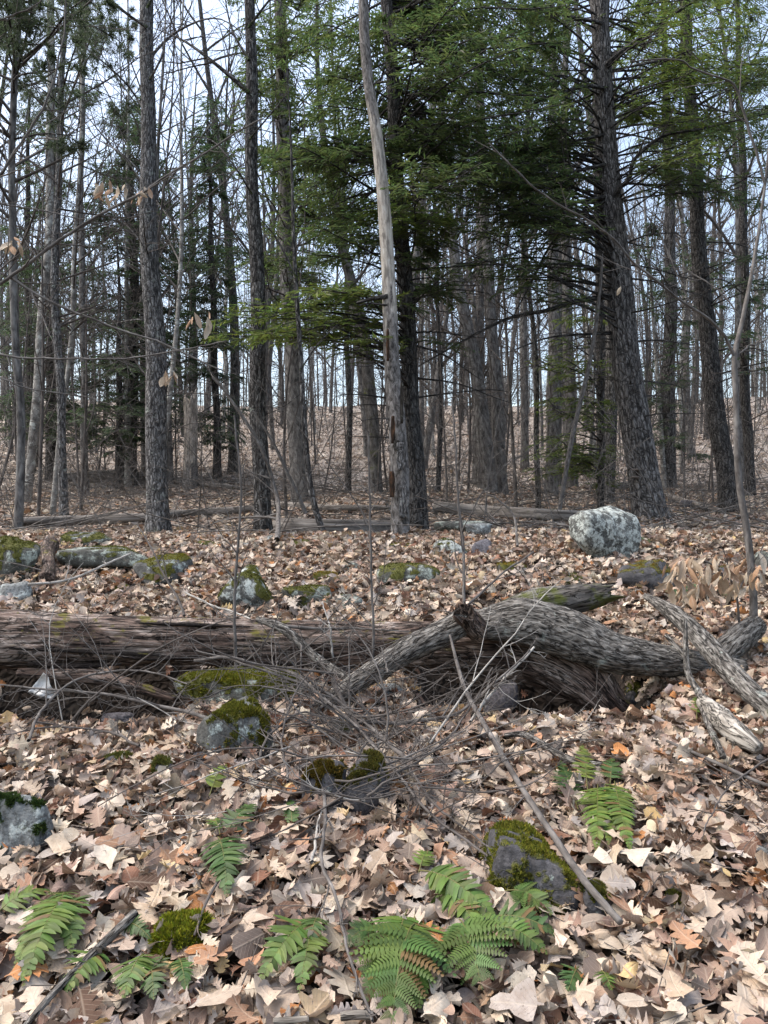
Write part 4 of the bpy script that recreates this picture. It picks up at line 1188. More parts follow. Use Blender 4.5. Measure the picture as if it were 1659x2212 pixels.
# the big leaning hemlock on the right
t19 = Tree('hemlock_tree', 'thickest trunk, a leaning hemlock behind the pale boulder', [(1408, 1124), (1394, 1060), (1380, 976), (1352, 776), (1336, 626), (1326, 500), (1314, 300), (1304, 150), (1300, 0), (1292, -500), (1280, -1200)],
           11.6, [66, 67, 64, 57, 54, 51, 45, 40, 37, 26, 8], 'hemlock', 'twig', k=40, amp=0.010, sc=24, stretch=0.12, flare=0.36, seed=5)
LM = [([(1312, 641), (1244, 651), (1179, 671), (1104, 686), (1029, 721), (904, 791)], 0.045, 10.5), ([(1322, 721), (1244, 723), (1179, 731), (1100, 760)], 0.022, 10.8), ([(1310, 425), (1229, 440), (1174, 460), (980, 465)], 0.03, 10),
      ([(1310, 430), (1204, 510), (1140, 625), (1100, 700)], 0.028, 10.6), ([(1325, 440), (1334, 410), (1360, 385), (1370, 345), (1430, 295), (1505, 280), (1659, 245)], 0.04, 10.8), ([(1345, 395), (1420, 400), (1505, 400), (1560, 410)], 0.022, 11),
      ([(1312, 140), (1345, 110), (1415, 60), (1480, 15), (1540, -20)], 0.05, 10.8), ([(1305, 290), (1220, 310), (1150, 320), (1090, 325)], 0.028, 10.4), ([(1310, 355), (1240, 370), (1180, 390), (1050, 420)], 0.03, 10), ([(1305, 190), (1255, 188), (1150, 225), (1070, 280), (990, 350)], 0.032, 10),
      ([(1300, 50), (1200, 30), (1130, 20)], 0.03, 10.6), ([(1350, 740), (1420, 735), (1500, 745)], 0.016, 11), ([(1345, 600), (1420, 610), (1520, 640)], 0.016, 11)]
for sp, r, Ye in LM:
    Ys = np.linspace(11.55, Ye, len(sp))
    a, ra = t19.limb([P(x, y, v) for (x, y), v in zip(sp, Ys)], r, 0.007, k=8, n=24, mat='hemlock_dark')
    t19.bare(a, ra, 12, 5, 0.28, up=-0.05, ntt=2)
    if sp[-1][1] < 480: t19.spray(a, ra, 18, 9, GR, 0.45, side=(0.25, 0.6))
t19.reach((960, -60, 1290, 400), 44, (9.5, 14), clear=110, col=GR)
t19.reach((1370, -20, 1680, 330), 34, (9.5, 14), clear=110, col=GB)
t19.reach((900, 330, 1290, 500), 26, (9, 12), clear=110, col=GR, nside=18)
t19.reach((880, 470, 1290, 640), 14, (9, 12), clear=110, col=GR, nside=12)
t19.reach((1340, 280, 1600, 420), 10, (9, 12), clear=110, col=GR, nside=16)
t19.reach((1180, 500, 1330, 900), 10, (10, 12.5), 'bare', nside=9, ntw=5, Ls=0.35, up=-0.05, ntt=2)
t19.reach((1370, 480, 1560, 900), 9, (10, 12.5), 'bare', nside=9, ntw=5, Ls=0.35, up=-0.05, ntt=2)
t19.finish()
# shelf fungus on the big hemlock
for px, py in [(1376, 1016), (1372, 1032)]:
    D, F = ico(3)
    W = D * np.array([0.075, 0.07, 0.03]); W[:, 2] *= np.where(W[:, 2] > 0, 1.0, 0.35); W *= (1 + 0.1 * fbm(D * 3 + px, 3))[:, None]
    me = make_mesh('bracket_fungus', W, None, F, np.broadcast_to(np.array([0.11, 0.09, 0.075]), W.shape))
    o = link('bracket_fungus', me, M['moss_white'], loc=P(px, py, 11.32))
    tag(o, 'small bracket fungus on the thick leaning hemlock, ' + ('upper' if py < 1020 else 'lower') + ' of two', 'fungus', 'bracket fungi on the hemlock')

t20 = Tree('hemlock_tree', 'dark hemlock trunk second from the right edge', [(1576, 1102), (1566, 1000), (1555, 926), (1532, 726), (1516, 576), (1497, 350), (1482, 150), (1475, 0), (1465, -400), (1455, -900)],
           14.0, [42, 39, 38, 35, 32, 28, 25, 23, 16, 6], 'hemlock_dark', 'twig', k=22, amp=0.008, sc=18, flare=0.35, seed=6)
t20.reach((1360, -40, 1680, 360), 36, (11.5, 16), clear=110, col=GR)
t20.reach((1560, 330, 1700, 800), 10, (12, 16), clear=110, col=GD, nside=14)
t20.reach((1400, 350, 1700, 900), 16, (12, 16), 'bare', nside=9, ntw=5, Ls=0.35, up=-0.05, ntt=2)
t20.finish()

t9 = Tree('hemlock_tree', 'broad smooth grey trunk behind the dark oak', [(652, 1086), (644, 930), (638, 850), (622, 576), (612, 300), (606, 0), (602, -500), (598, -900)], 16, [46, 43, 42, 36, 30, 24, 15, 6], 'grey_bark', 'twig', k=22, amp=0.008, sc=14, flare=0.25, seed=7)
t9.reach((500, 200, 760, 580), 44, (13, 18), col=GR, wid=0.0145)
t9.reach((500, -60, 780, 200), 34, (13, 18), col=GR, wid=0.0145)
t9.reach((520, 560, 740, 780), 16, (13, 17), col=GR, nside=14, wid=0.0145)
t9.finish()

t10 = Tree('young_tree', 'thin dark crooked stem leaning left beside the broad grey trunk', [(712, 1178), (676, 1076), (656, 926), (646, 776), (640, 600), (632, 420), (620, 240), (612, 120)], 7.9, [13, 12, 12, 11, 9, 6, 3, 0.6], 'dark_oak', 'twig', k=12, amp=0.003, sc=30, flare=0.3, seed=8)
a, ra = t10.limb([P(640, 600, 7.9), P(600, 520, 7.8), P(560, 470, 7.6)], 0.012); t10.bare(a, ra, 6, 4, 0.4, ntt=2)
a, ra = t10.limb([P(648, 800, 7.9), P(690, 740, 8.0), P(730, 700, 8.2)], 0.010); t10.bare(a, ra, 6, 4, 0.4, ntt=2)
t10.finish()

t11 = Tree('maple_tree', 'crooked trunk with green moss patches left of the dead tree', [(812, 1084), (806, 950), (800, 850), (788, 730), (760, 620), (738, 520), (722, 420), (700, 320), (690, 180), (680, -100)], 15.5, [29, 28, 27, 25, 22, 20, 17, 14, 10, 5], 'moss_tree', 'twig', k=18, amp=0.008, sc=14, flare=0.2, seed=9)
for sp in [[(760, 620), (800, 560), (810, 470)], [(740, 520), (690, 440), (680, 350)], [(722, 420), (770, 330), (790, 240)]]:
    a, ra = t11.limb([P(x, y, 15.5) for x, y in sp], 0.04); t11.bare(a, ra, 9, 5, 0.45, ntt=3)
t11.finish()

# trunks on the left edge
LT = [('maple_tree', 'slim grey trunk nearest the left edge', [(38, 1162), (44, 900), (38, 737), (30, 400), (42, 200), (52, 40), (60, -500)], 8.3, [17, 17, 16, 15, 13, 12, 4], 'grey_bark', 11),
      ('birch_tree', 'pale blotched trunk leaning right, second from the left edge', [(55, 1080), (70, 976), (85, 726), (96, 576), (105, 400), (110, 200), (116, 0), (124, -500)], 15, [19, 19, 18, 18, 17, 16, 14, 5], 'pale_bark', 12),
      ('birch_tree', 'thin whitish trunk leaning right beside the blotched one', [(112, 1112), (121, 1026), (145, 776), (160, 576), (172, 400), (186, 150), (196, -200)], 12.5, [11, 11, 10, 9, 8, 7, 3], 'pale_bark', 13),
      ('maple_tree', 'dark lichen flecked trunk right of the thin whitish one', [(140, 1124), (134, 1000), (128, 876), (120, 650), (128, 400), (140, 200), (148, -100), (150, -500)], 12, [19, 18, 17, 16, 14, 12, 9, 4], 'oak_bark', 14),
      ('pine_tree', 'tall thin grey pine stem at upper left', [(186, 1030), (180, 800), (172, 500), (178, 250), (186, 50), (190, -400)], 19, [15, 14, 13, 12, 10, 5], 'grey_bark', 15)]
for nm, lab, sp, Y, w, m, sd in LT:
    t = Tree(nm, lab, sp, Y, w, m, 'twig', k=14, amp=0.005, sc=20, flare=0.25, seed=sd)
    for q in range(13):
        z = U(4.2, 9.5) if Y > 10 else U(3.0, 6.5)
        st, tr = t.at_z(z + t.path[0, 2] * 0.3)
        az = U(0, 6.3); L = U(0.9, 2.2)
        d = np.array([math.cos(az), math.sin(az), U(0.2, 0.9)])
        a, ra = t.limb([st, st + d * L * 0.5 + np.array([0, 0, 0.05]), st + d * L + np.array([0, 0, U(-.2, .3)])], min(0.02, tr * 0.5), 0.004, k=5, n=8, mat='twig')
        t.bare(a, ra, 7, 4, 0.5, ntt=2)
    if nm == 'pine_tree' or sd in (11, 14):
        t.reach((-20, -60, 300, 300), 16, (Y - 2, Y + 3), 'tuft')
    t.finish()

# trunks right of the centre
RT = [('maple_tree', 'left one of the twin grey trunks right of the dead tree, curving left', [(1062, 1078), (1046, 926), (1030, 826), (1002, 676), (984, 580), (962, 400), (950, 200), (940, -200)], 18, [33, 31, 29, 26, 24, 19, 14, 6], 'grey_bark', 21),
      ('maple_tree', 'right one of the twin grey trunks right of the dead tree', [(1084, 1078), (1076, 926), (1066, 776), (1056, 626), (1046, 450), (1040, 250), (1034, -200)], 18.4, [29, 28, 26, 24, 21, 17, 6], 'grey_bark', 22),
      ('maple_tree', 'pale straight trunk just behind the twin grey trunks', [(1031, 1052), (1033, 850), (1036, 676), (1038, 480), (1036, 200), (1034, -200)], 21, [23, 22, 21, 18, 13, 5], 'grey_bark', 23),
      ('young_tree', 'thin dark straight stem between the twin trunks and the big hemlock', [(1163, 1108), (1160, 950), (1157, 826), (1146, 680), (1134, 590), (1120, 400), (1110, 200)], 13.5, [11, 11, 10, 9, 8, 6, 3], 'dark_oak', 24),
      ('maple_tree', 'straight grey trunk left of the leaning thin pole', [(1190, 1068), (1194, 950), (1197, 800), (1197, 576), (1195, 400), (1192, 200), (1190, -200)], 18.8, [29, 28, 27, 24, 20, 15, 6], 'grey_bark', 25),
      ('maple_tree', 'dim grey trunk behind the leaning thin pole', [(1236, 1062), (1232, 900), (1228, 700), (1224, 500), (1220, 250), (1216, -200)], 20, [26, 24, 22, 19, 14, 6], 'grey_bark', 26),
      ('dead_pole', 'thin bare pole leaning right toward the big hemlock', [(1200, 1128), (1232, 970), (1265, 826), (1280, 720), (1290, 626), (1296, 560)], 11, [10, 10, 9, 8, 7, 4], 'twig_grey', 27),
      ('young_tree', 'slim dark trunk close on the left of the big hemlock', [(1296, 1108), (1298, 950), (1296, 776), (1292, 576), (1290, 400), (1286, 200)], 14, [14, 13, 12, 10, 8, 4], 'hemlock_dark', 28),
      ('maple_tree', 'dim brown trunk between the two right hemlocks', [(1446, 1052), (1444, 900), (1446, 700), (1444, 450), (1440, 200), (1436, -200)], 20, [31, 29, 26, 21, 15, 6], 'hemlock', 29),
      ('hemlock_tree', 'slim dark trunk nearest the right edge', [(1622, 1078), (1616, 950), (1610, 826), (1604, 576), (1600, 300), (1596, 0), (1592, -400)], 16.5, [22, 20, 19, 17, 14, 10, 4], 'hemlock_dark', 30),
      ('young_tree', 'thin twin stems rising right of the dead tree', [(946, 1088), (952, 900), (948, 700), (940, 500), (936, 300)], 16, [11, 10, 9, 7, 3], 'hemlock_dark', 31),
      ('young_tree', 'slender dark trunk between dark oak and crooked mossy trunk', [(752, 1078), (754, 950), (752, 800), (748, 650), (744, 450), (740, 250)], 18, [14, 13, 12, 10, 8, 4], 'dark_oak', 32)]
for nm, lab, sp, Y, w, m, sd in RT:
    t = Tree(nm, lab, sp, Y, w, m, 'twig_grey' if m == 'twig_grey' else 'twig', k=14, amp=0.008 if w[0] > 15 else 0.003, sc=15, flare=0.22, seed=sd)
    nl = 12 if w[0] > 15 else (7 if m != 'twig_grey' else 2)
    for q in range(nl):
        top = t.path[-1, 2]
        st, tr = t.at_z(U(t.path[0, 2] + 1.4, min(top, t.path[0, 2] + 9)))
        az = U(0, 6.3); L = U(0.6, 1.9)
        d = np.array([math.cos(az), math.sin(az), U(-0.1, 0.8)])
        a, ra = t.limb([st, st + d * L * 0.5, st + d * L + np.array([0, 0, U(-.2, .3)])], min(0.018, tr * 0.45), 0.004, k=5, n=8, mat='twig')
        t.bare(a, ra, 6, 4, 0.5, ntt=2)
    if sd == 30:
        t.reach((1560, 560, 1680, 820), 7, (14, 17), col=GD, nside=16)
        t.reach((1540, 0, 1690, 300), 10, (14, 18), col=GR)
    if sd == 28:
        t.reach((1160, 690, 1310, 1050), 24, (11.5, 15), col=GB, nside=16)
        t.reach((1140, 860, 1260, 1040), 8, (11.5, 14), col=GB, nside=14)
    if sd == 29:
        t.reach((1370, 460, 1560, 1000), 34, (16, 22), col=GD, nside=16, wid=0.016)
    t.finish()

# hemlocks further back on the left
HB = [('dark young hemlock with branches to the ground behind the left grey tree', [(280, 1024), (284, 850), (288, 650), (282, 400), (276, 210)], 22, [32, 27, 20, 10, 2], [((150, 560, 480, 960), 70), ((190, 380, 420, 600), 34), ((230, 220, 340, 400), 20)], 41),
      ('dark hemlock behind the thin pale trees at left', [(110, 1022), (112, 850), (114, 600), (112, 300), (110, 100)], 22, [24, 21, 17, 9, 3], [((-10, 480, 230, 950), 66), ((20, 150, 210, 480), 16)], 42),
      ('slim hemlock between the grey tree and the dark oak', [(470, 1032), (466, 850), (460, 600), (452, 350), (446, 200)], 21, [18, 15, 12, 7, 2], [((380, 350, 540, 700), 34), ((390, 700, 540, 980), 22), ((420, 200, 500, 360), 10)], 43),
      ('far hemlock half hidden at the left edge', [(66, 1020), (64, 800), (62, 500), (60, 200)], 24, [18, 15, 11, 4], [((-30, 600, 150, 960), 16)], 44),
      ('small hemlock beside the broken stump', [(258, 1022), (256, 850), (254, 650), (252, 480)], 20, [15, 12, 8, 2], [((150, 640, 370, 980), 34)], 45)]
for lab, sp, Y, w, boxes, sd in HB:
    t = Tree('hemlock_tree', lab, sp, Y, w, 'hemlock_dark', 'twig', k=14, amp=0.008, sc=15, flare=0.25, seed=sd)
    for bx, n in boxes:
        t.reach(bx, n, (Y - 3, Y + 3), col=GD, nside=16, ntw=8, wid=0.017, side=(0.4, 0.9), tw=(0.14, 0.28), droop=-0.18)
    t.finish()

# broken stump
M['snag2'] = mat_snag('broken_stump_wood', 0.7, 6.0, (0.36, 0.31, 0.26))
def stump():
    path, R = trunk_of([(412, 1064), (412, 980), (410, 900), (408, 868)], 19, [36, 30, 29, 27])
    V, Q, T, bc = rough_tube(path, R, 22, 0.02, 12, 0.12, 0.6, 3.3)
    n = len(path); e = slice((n - 6) * 22, n * 22)
    th = np.arange(22) * 2 * np.pi / 22
    jag = 0.35 * vnoise(np.stack([np.cos(th) * 2.2, np.sin(th) * 2.2, th * 0], -1)) + 0.1
    for r in range(6):
        V[(n - 6 + r) * 22:(n - 5 + r) * 22, 2] += jag * (r / 5.0)
    root = thing('broken_stump', 'tall broken stump with bleached splintered top behind the left grey tree', 'stump', path[0])
    mb = MB(); mb.add(V, Q, T, None, bc); mb.build('trunk', M['snag2'], root)
    for dx, h in ((-0.12, 0.5), (0.1, 0.32), (0.0, 0.4)):
        p = path[-1] + np.array([dx, 0.05, -0.2])
        s = smooth_path(np.array([p, p + [0.01, 0, h * 0.6], p + [0.03, 0, h + 0.1]]), 10)
        V, Q, T, bc = rough_tube(s, np.linspace(0.05, 0.006, 10), 8, 0.006, 20)
        mb = MB(); mb.add(V, Q, T, None, bc); mb.build('splinter', M['snag2'], root)
stump()
# ------------------------------------------------------------------ bare trees on the slope behind: a few kinds, copied
def bare_tree(label, mat, twig, H, r, nl, seed, group, low=0.35, name='bare_tree', upb=0.2):
    r_ = np.random.default_rng(seed)
    root = thing(name, label, 'tree', (0, 0, 0), group)
    n = 34
    s = np.linspace(0, 1, n)
    bend = r_.normal(0, 0.05, 2)
    path = np.stack([bend[0] * H * s ** 2 + 0.12 * np.sin(s * 7 + seed), bend[1] * H * s ** 2, H * s - 0.25], -1)
    R = r * (1 - 0.88 * s) + r * 0.3 * np.exp(-s * H / 0.25)
    V, Q, T, bc = rough_tube(path, R, 10, 0.007, 14, 0.2, 0.5, seed)
    mb = MB(); mb.add(V, Q, None, None, bc)
    mb.build('trunk', M[mat], root)
    a, ra = kids(path[None], R[None], nl, low, 0.99, 48, 14, 0.26, 7, up=upb, curv=0.10, wob=0.18, rf=0.55)
    a2, ra2 = kids(path[None], R[None], 12, 0.08, 0.5, 82, 12, 0.1, 7, up=0.05, wob=0.2, rf=0.3, Labs=(0.6, 2.2))
    a, ra = np.concatenate([a, a2]), np.concatenate([ra, np.minimum(ra2, 0.012)])
    b, rb = kids(a, ra, 5, 0.2, 1.0, 42, 12, 0.5, 5, up=0.15, wob=0.18)
    c, rc = kids(b, rb, 4, 0.2, 1.0, 40, 12, 0.5, 4, up=0.1, wob=0.2, rmin=0.0018)
    mt = MB(); add_tubes(mt, a, ra, 5); add_tubes(mt, b, rb, 4); add_tubes(mt, c, rc, 3)
    mt.build('crown', M[twig], root, 'stuff')
    return root

def copy_tree(root):
    c = root.copy(); COL.objects.link(c)
    for ch in root.children:
        k = ch.copy(); COL.objects.link(k); k.parent = c
    return c

kinds = [bare_tree('bare grey tree', 'grey_bark', 'twig', 17, 0.13, 17, 1, 'bare trees on the slope'),
         bare_tree('bare slender pale stemmed tree', 'pale_bark', 'twig_grey', 15, 0.075, 15, 2, 'pale slender trees on the slope'),
         bare_tree('bare dark stemmed tree', 'dark_oak', 'twig', 18, 0.16, 18, 3, 'dark bare trees on the slope', 0.4),
         bare_tree('thin bare pole tree', 'grey_bark', 'twig', 13, 0.055, 14, 4, 'thin pole trees on the slope', 0.25),
         bare_tree('bare low branching tree', 'grey_bark', 'twig', 14, 0.11, 22, 5, 'low branching trees on the slope', 0.18),
         bare_tree('very thin bare sapling', 'twig', 'twig', 8, 0.028, 14, 6, 'thin saplings on the slope', 0.15, upb=0.1)]
KN = ['bare grey tree', 'pale slender tree', 'dark bare tree', 'thin pole tree', 'low branching tree', 'thin sapling']
MARK = [(-200, 'the left edge'), (40, 'the slim left trunk'), (130, 'the lichen flecked trunk'), (338, 'the mossy footed tree'), (412, 'the broken stump'), (560, 'the dark oak'), (640, 'the broad grey trunk'), (800, 'the crooked mossy trunk'), (895, 'the dead tree'),
        (1045, 'the twin grey trunks'), (1195, 'the leaning thin pole'), (1365, 'the thickest hemlock'), (1545, 'the right hemlock'), (1900, 'the right edge')]
ORD = ['nearest', 'second nearest', 'third nearest', 'fourth nearest', 'fifth nearest', 'sixth nearest', 'seventh nearest', 'eighth nearest', 'ninth nearest', 'tenth nearest', 'eleventh nearest', 'twelfth nearest', 'thirteenth nearest', 'fourteenth nearest', 'fifteenth nearest', 'sixteenth nearest', 'seventeenth nearest', 'eighteenth nearest', 'nineteenth nearest', 'twentieth nearest', 'second farthest', 'farthest', 'most distant', 'last']
used = [False] * 6
r5 = np.random.default_rng(55)
spots = []
tries = 0
while len(spots) < 275 and tries < 40000:
    tries += 1
    k = int(r5.choice(6, p=[0.15, 0.10, 0.11, 0.28, 0.10, 0.26]))
    Y = (11.5 + 22 * r5.random()) if k == 5 else 16 + 46 * r5.random() ** 0.8
    x = r5.uniform(-1, 1) * (0.55 * Y + 1.0)
    if any((x - a) ** 2 + (Y - b) ** 2 < (0.7 + 0.015 * Y) ** 2 for a, b, _ in spots): continue
    px = 829.5 + x / Y * FPX
    if k != 5 and Y < 24 and (620 < px < 830 or 1090 < px < 1180): continue
    spots.append((x, Y, k))
for _ in range(70):
    Y = r5.uniform(44, 66)
    spots.append((r5.uniform(-1, 1) * 0.56 * Y, Y, 3 if r5.random() < 0.7 else 1))
spots.sort(key=lambda v: v[1])
seen = {}
for x, Y, k in spots:
    px = 829.5 + x / Y * FPX
    o = copy_tree(kinds[k]) if used[k] else kinds[k]
    used[k] = True
    gi = max(i for i, (m, _) in enumerate(MARK) if m <= px or i == 0)
    c = seen.get((k, gi), 0); seen[k, gi] = c + 1
    gi = min(gi, len(MARK) - 2)
    o['label'] = (ORD[c] if c < len(ORD) else 'far') + ' ' + KN[k] + ' between ' + MARK[gi][1] + ' and ' + MARK[gi + 1][1]
    s = r5.uniform(0.75, 1.2)
    o.location = (x, Y, float(ground_z(x, Y)))
    o.rotation_euler = (r5.normal(0, 0.03), r5.normal(0, 0.045 if k != 5 else 0.1), r5.uniform(0, 6.28))
    o.scale = (s, s, s * r5.uniform(0.9, 1.15))

# scrub: stems too fine and tangled to count, on the flat and over the wall
def scrub():
    mb = MB()
    n = 520
    pts = scatter(n, 7.6, 22, 0.5)
    base = np.stack([pts[:, 0], pts[:, 1], ground_z(pts[:, 0], pts[:, 1])], -1)
    d = norm(rng.normal(0, 0.55, (n, 3)) + np.array([0, 0, 1.0]))
    L = U(0.4, 2.4, n)
    s = np.linspace(0, 1, 5)[None, :, None]
    path = base[:, None] + L[:, None, None] * (d[:, None] * s + rng.normal(0, 0.18, (n, 1, 3)) * s ** 2)
    R = (0.0025 + 0.003 * L)[:, None] * (1 - 0.7 * s[:, :, 0])
    add_tubes(mb, path, R, 3)
    b, rb = kids(path, R, 7, 0.25, 1.0, 45, 14, 0.45, 3, up=0.1, wob=0.25)
    c, rc = kids(b, rb, 4, 0.25, 1.0, 45, 14, 0.5, 2, wob=0.25)
    add_tubes(mb, b, rb, 3); add_tubes(mb, c, rc, 3)
    # brush on the slope
    n = 640
    pts = np.concatenate([scatter(340, 21, 50, 0.5), scatter(300, 50, 68, 0.5)])
    base = np.stack([pts[:, 0], pts[:, 1], ground_z(pts[:, 0], pts[:, 1])], -1)
    d = norm(rng.normal(0, 0.3, (n, 3)) + np.array([0, 0, 1.0]))
    L = U(1.0, 4.5, n)
    s = np.linspace(0, 1, 5)[None, :, None]
    path = base[:, None] + L[:, None, None] * (d[:, None] * s + rng.normal(0, 0.12, (n, 1, 3)) * s ** 2)
    R = (0.004 + 0.004 * L)[:, None] * (1 - 0.7 * s[:, :, 0])
    add_tubes(mb, path, R, 3)
    b, rb = kids(path, R, 7, 0.2, 1.0, 45, 14, 0.4, 3, up=0.15, wob=0.25, rmin=0.003)
    add_tubes(mb, b, rb, 3)
    # limbs strewn on the ground
    n = 420
    pts = scatter(n, 7.2, 24, 0.5)
    base = np.stack([pts[:, 0], pts[:, 1], ground_z(pts[:, 0], pts[:, 1]) + 0.05], -1)
    a = U(-0.7, 0.7, n); d = np.stack([np.cos(a), np.sin(a), U(-0.02, 0.22, n)], -1) * np.where(rng.random(n) < 0.5, -1, 1)[:, None] * np.array([1, 1, 1])
    d[:, 2] = np.abs(d[:, 2])
    L = U(0.6, 2.6, n)
    path = base[:, None] + L[:, None, None] * (d[:, None] * s + rng.normal(0, 0.07, (n, 1, 3)) * s ** 2)
    R = (0.003 + 0.005 * L)[:, None] * (1 - 0.7 * s[:, :, 0])
    add_tubes(mb, path, R, 3)
    b, rb = kids(path, R, 5, 0.2, 1.0, 45, 14, 0.35, 3, up=0.2, wob=0.25)
    add_tubes(mb, b, rb, 3)
    o = mb.build('understory_brush', M['twig_grey'], None, 'stuff')
    tag(o, 'tangle of bare grey scrub and fallen twigs over the forest floor', 'brush')
scrub()

# ------------------------------------------------------------------ dead twigs in front of the log
def dead_branch(label, spec, w0, w1, side=10, Ls=0.4, mat='twig_grey', name='dead_branch', tw=4, up=0.05, ang=42, cat='branch', lift=0.05, tt=0):
    pts = np.array([PC(*p, 0.09) if len(p) == 3 else PC(p[0], p[1], hit(p[0], p[1])[1], 0.095) for p in spec])
    n = 34
    path = smooth_path(pts, n)
    path[:, :] += np.cumsum(rng.normal(0, 0.0016, (n, 3)), 0)
    R = 1.25 * np.linspace(w0, w1, n) / 2 * path[:, 1] / FPX
    root = thing(name, label, cat, pts[0])
    mb = MB(); add_tubes(mb, path[None], R[None], 7); mb.build('stem', M[mat], root)
    if side:
        a, ra = kids(path[None], R[None], side, 0.12, 1.0, ang, 14, Ls, 8, up=up, wob=0.22, rmin=0.0019)
        mt = MB(); add_tubes(mt, a, ra, 5)
        if tw:
            b, rb = kids(a, ra, tw, 0.2, 1.0, 45, 14, 0.5, 5, up=up, wob=0.25, rmin=0.0015)
            add_tubes(mt, b, rb, 4)
            if tt:
                c, rc = kids(b, rb, tt, 0.2, 1.0, 45, 14, 0.5, 4, up=up, wob=0.25, rmin=0.0012)
                add_tubes(mt, c, rc, 3)
        mt.build('twigs', M[mat], root, 'stuff')
    return root

DB = [('pale peeled branch running along the top of the wedged mossy slab', [(420, 1428, 3.25), (500, 1422, 3.22), (560, 1440, 3.18), (640, 1462, 3.12), (700, 1510, 3.0), (770, 1572, 2.85), (840, 1650, 2.68), (900, 1730, 2.52)], 6, 4, 12, 0.3, 'twig_grey'),
      ('dark brush branch fanning up left from the tangle', [(880, 1640, 2.75), (790, 1560, 2.9), (690, 1490, 3.05), (560, 1440, 3.2), (420, 1400, 3.3)], 9, 3, 16, 0.35, 'twig_grey'),
      ('twiggy branch spreading right from the tangle toward the arched limb', [(760, 1560, 2.95), (880, 1560, 2.95), (990, 1540, 3.0), (1080, 1470, 3.1), (1150, 1410, 3.2)], 8, 3, 14, 0.35, 'twig_grey'),
      ('grey brush branch hanging down through the middle of the tangle', [(720, 1470, 3.1), (770, 1560, 2.9), (840, 1640, 2.7), (920, 1740, 2.5), (1010, 1810, 2.3), (1070, 1850, 2.2)], 9, 4, 14, 0.35, 'twig'),
      ('thin branch reaching left under the log through dark shade', [(480, 1560, 3.1), (360, 1530, 3.15), (220, 1500, 3.2), (60, 1490, 3.2), (-60, 1480, 3.2)], 7, 2.5, 14, 0.32, 'twig_grey'),
      ('arching thin twig branch at the far left below the log', [(60, 1600, 2.95), (100, 1520, 3.1), (180, 1462, 3.25), (300, 1450, 3.3), (400, 1480, 3.2)], 6, 2.5, 12, 0.35, 'twig_grey'),
      ('fine twig branch sweeping low across the left leaves', [(300, 1610, 2.9), (220, 1580, 2.95), (120, 1570, 2.95), (10, 1590, 2.9)], 5, 2, 10, 0.3, 'twig'),
      ('tall dark twig stem standing left of the tangle', [(620, 1690, 2.5), (612, 1600, 2.7), (640, 1500, 2.9), (700, 1420, 3.1)], 5, 2, 9, 0.4, 'twig'),
      ('long thin twig trailing down the middle to the bottom edge', [(690, 1650, 2.5), (700, 1760), (690, 1860), (720, 1960), (740, 2080), (790, 2212)], 7, 5, 8, 0.2, 'twig_grey'),
      ('crooked white twig standing in front of the mossy stones', [(672, 1860), (680, 1810, 2.2), (682, 1770, 2.25), (698, 1742, 2.3)], 6, 3, 2, 0.3, 'twig_pale'),
      ('dark springy twig curving right from the tangle foot', [(800, 1700, 2.5), (880, 1660, 2.55), (960, 1600, 2.75), (1010, 1530, 2.95), (1060, 1440, 3.1)], 6, 2, 10, 0.35, 'twig'),
      ('fine dark twig hanging in front of the wedged mossy slab', [(560, 1640, 2.6), (590, 1580, 2.75), (660, 1540, 2.85), (760, 1600, 2.75), (860, 1620, 2.7)], 5, 2, 10, 0.35, 'twig'),
      ('slanting twig branch lying on leaves right of the mossy stones', [(860, 1640, 2.6), (940, 1740), (1000, 1790), (1060, 1840)], 6, 3, 8, 0.3, 'twig'),
      ('thin broken branch poking up right from the hollow', [(1016, 1560, 3.0), (1060, 1500, 3.1), (1110, 1440, 3.2), (1148, 1402, 3.25)], 6, 4, 6, 0.3, 'twig_pale'),
      ('fine twig spray lying across the leaves at the right edge', [(1659, 1640), (1600, 1680), (1560, 1740), (1530, 1800)], 4, 2, 8, 0.35, 'twig'),
      ('thin pale twig crossing behind the left boulder', [(60, 1262, 4.6), (150, 1252, 4.7), (230, 1218, 4.9), (280, 1198, 5.1)], 5, 3, 4, 0.3, 'twig_pale'),
      ('bent dark sapling twig leaning over the log at left', [(398, 1330, 4.1), (380, 1290, 4.2), (350, 1240, 4.3), (320, 1180, 4.4), (290, 1130, 4.5)], 5, 2, 4, 0.3, 'twig'),
      ('pale twig slanting over leaves toward the moss and lichen stone', [(400, 1280, 4.5), (450, 1304, 4.3), (520, 1330, 4.1), (560, 1345, 3.9)], 4, 3, 3, 0.2, 'twig_pale'),
      ('twig leaning up right from the log across the wall stones', [(930, 1420, 3.5), (975, 1340, 3.6), (1030, 1290, 3.9), (1090, 1230, 4.3), (1150, 1190, 4.7)], 5, 3, 5, 0.25, 'twig'),
      ('thin twig standing up from the log beside the lichen branch', [(720, 1420, 3.5), (715, 1370, 3.5), (700, 1330, 3.55), (694, 1300, 3.6)], 4, 2, 3, 0.35, 'twig_pale')]
for row in DB:
    dead_branch(row[0], row[1], row[2], row[3], row[4], row[5], row[6], tt=2 if row[4] >= 10 else 0)

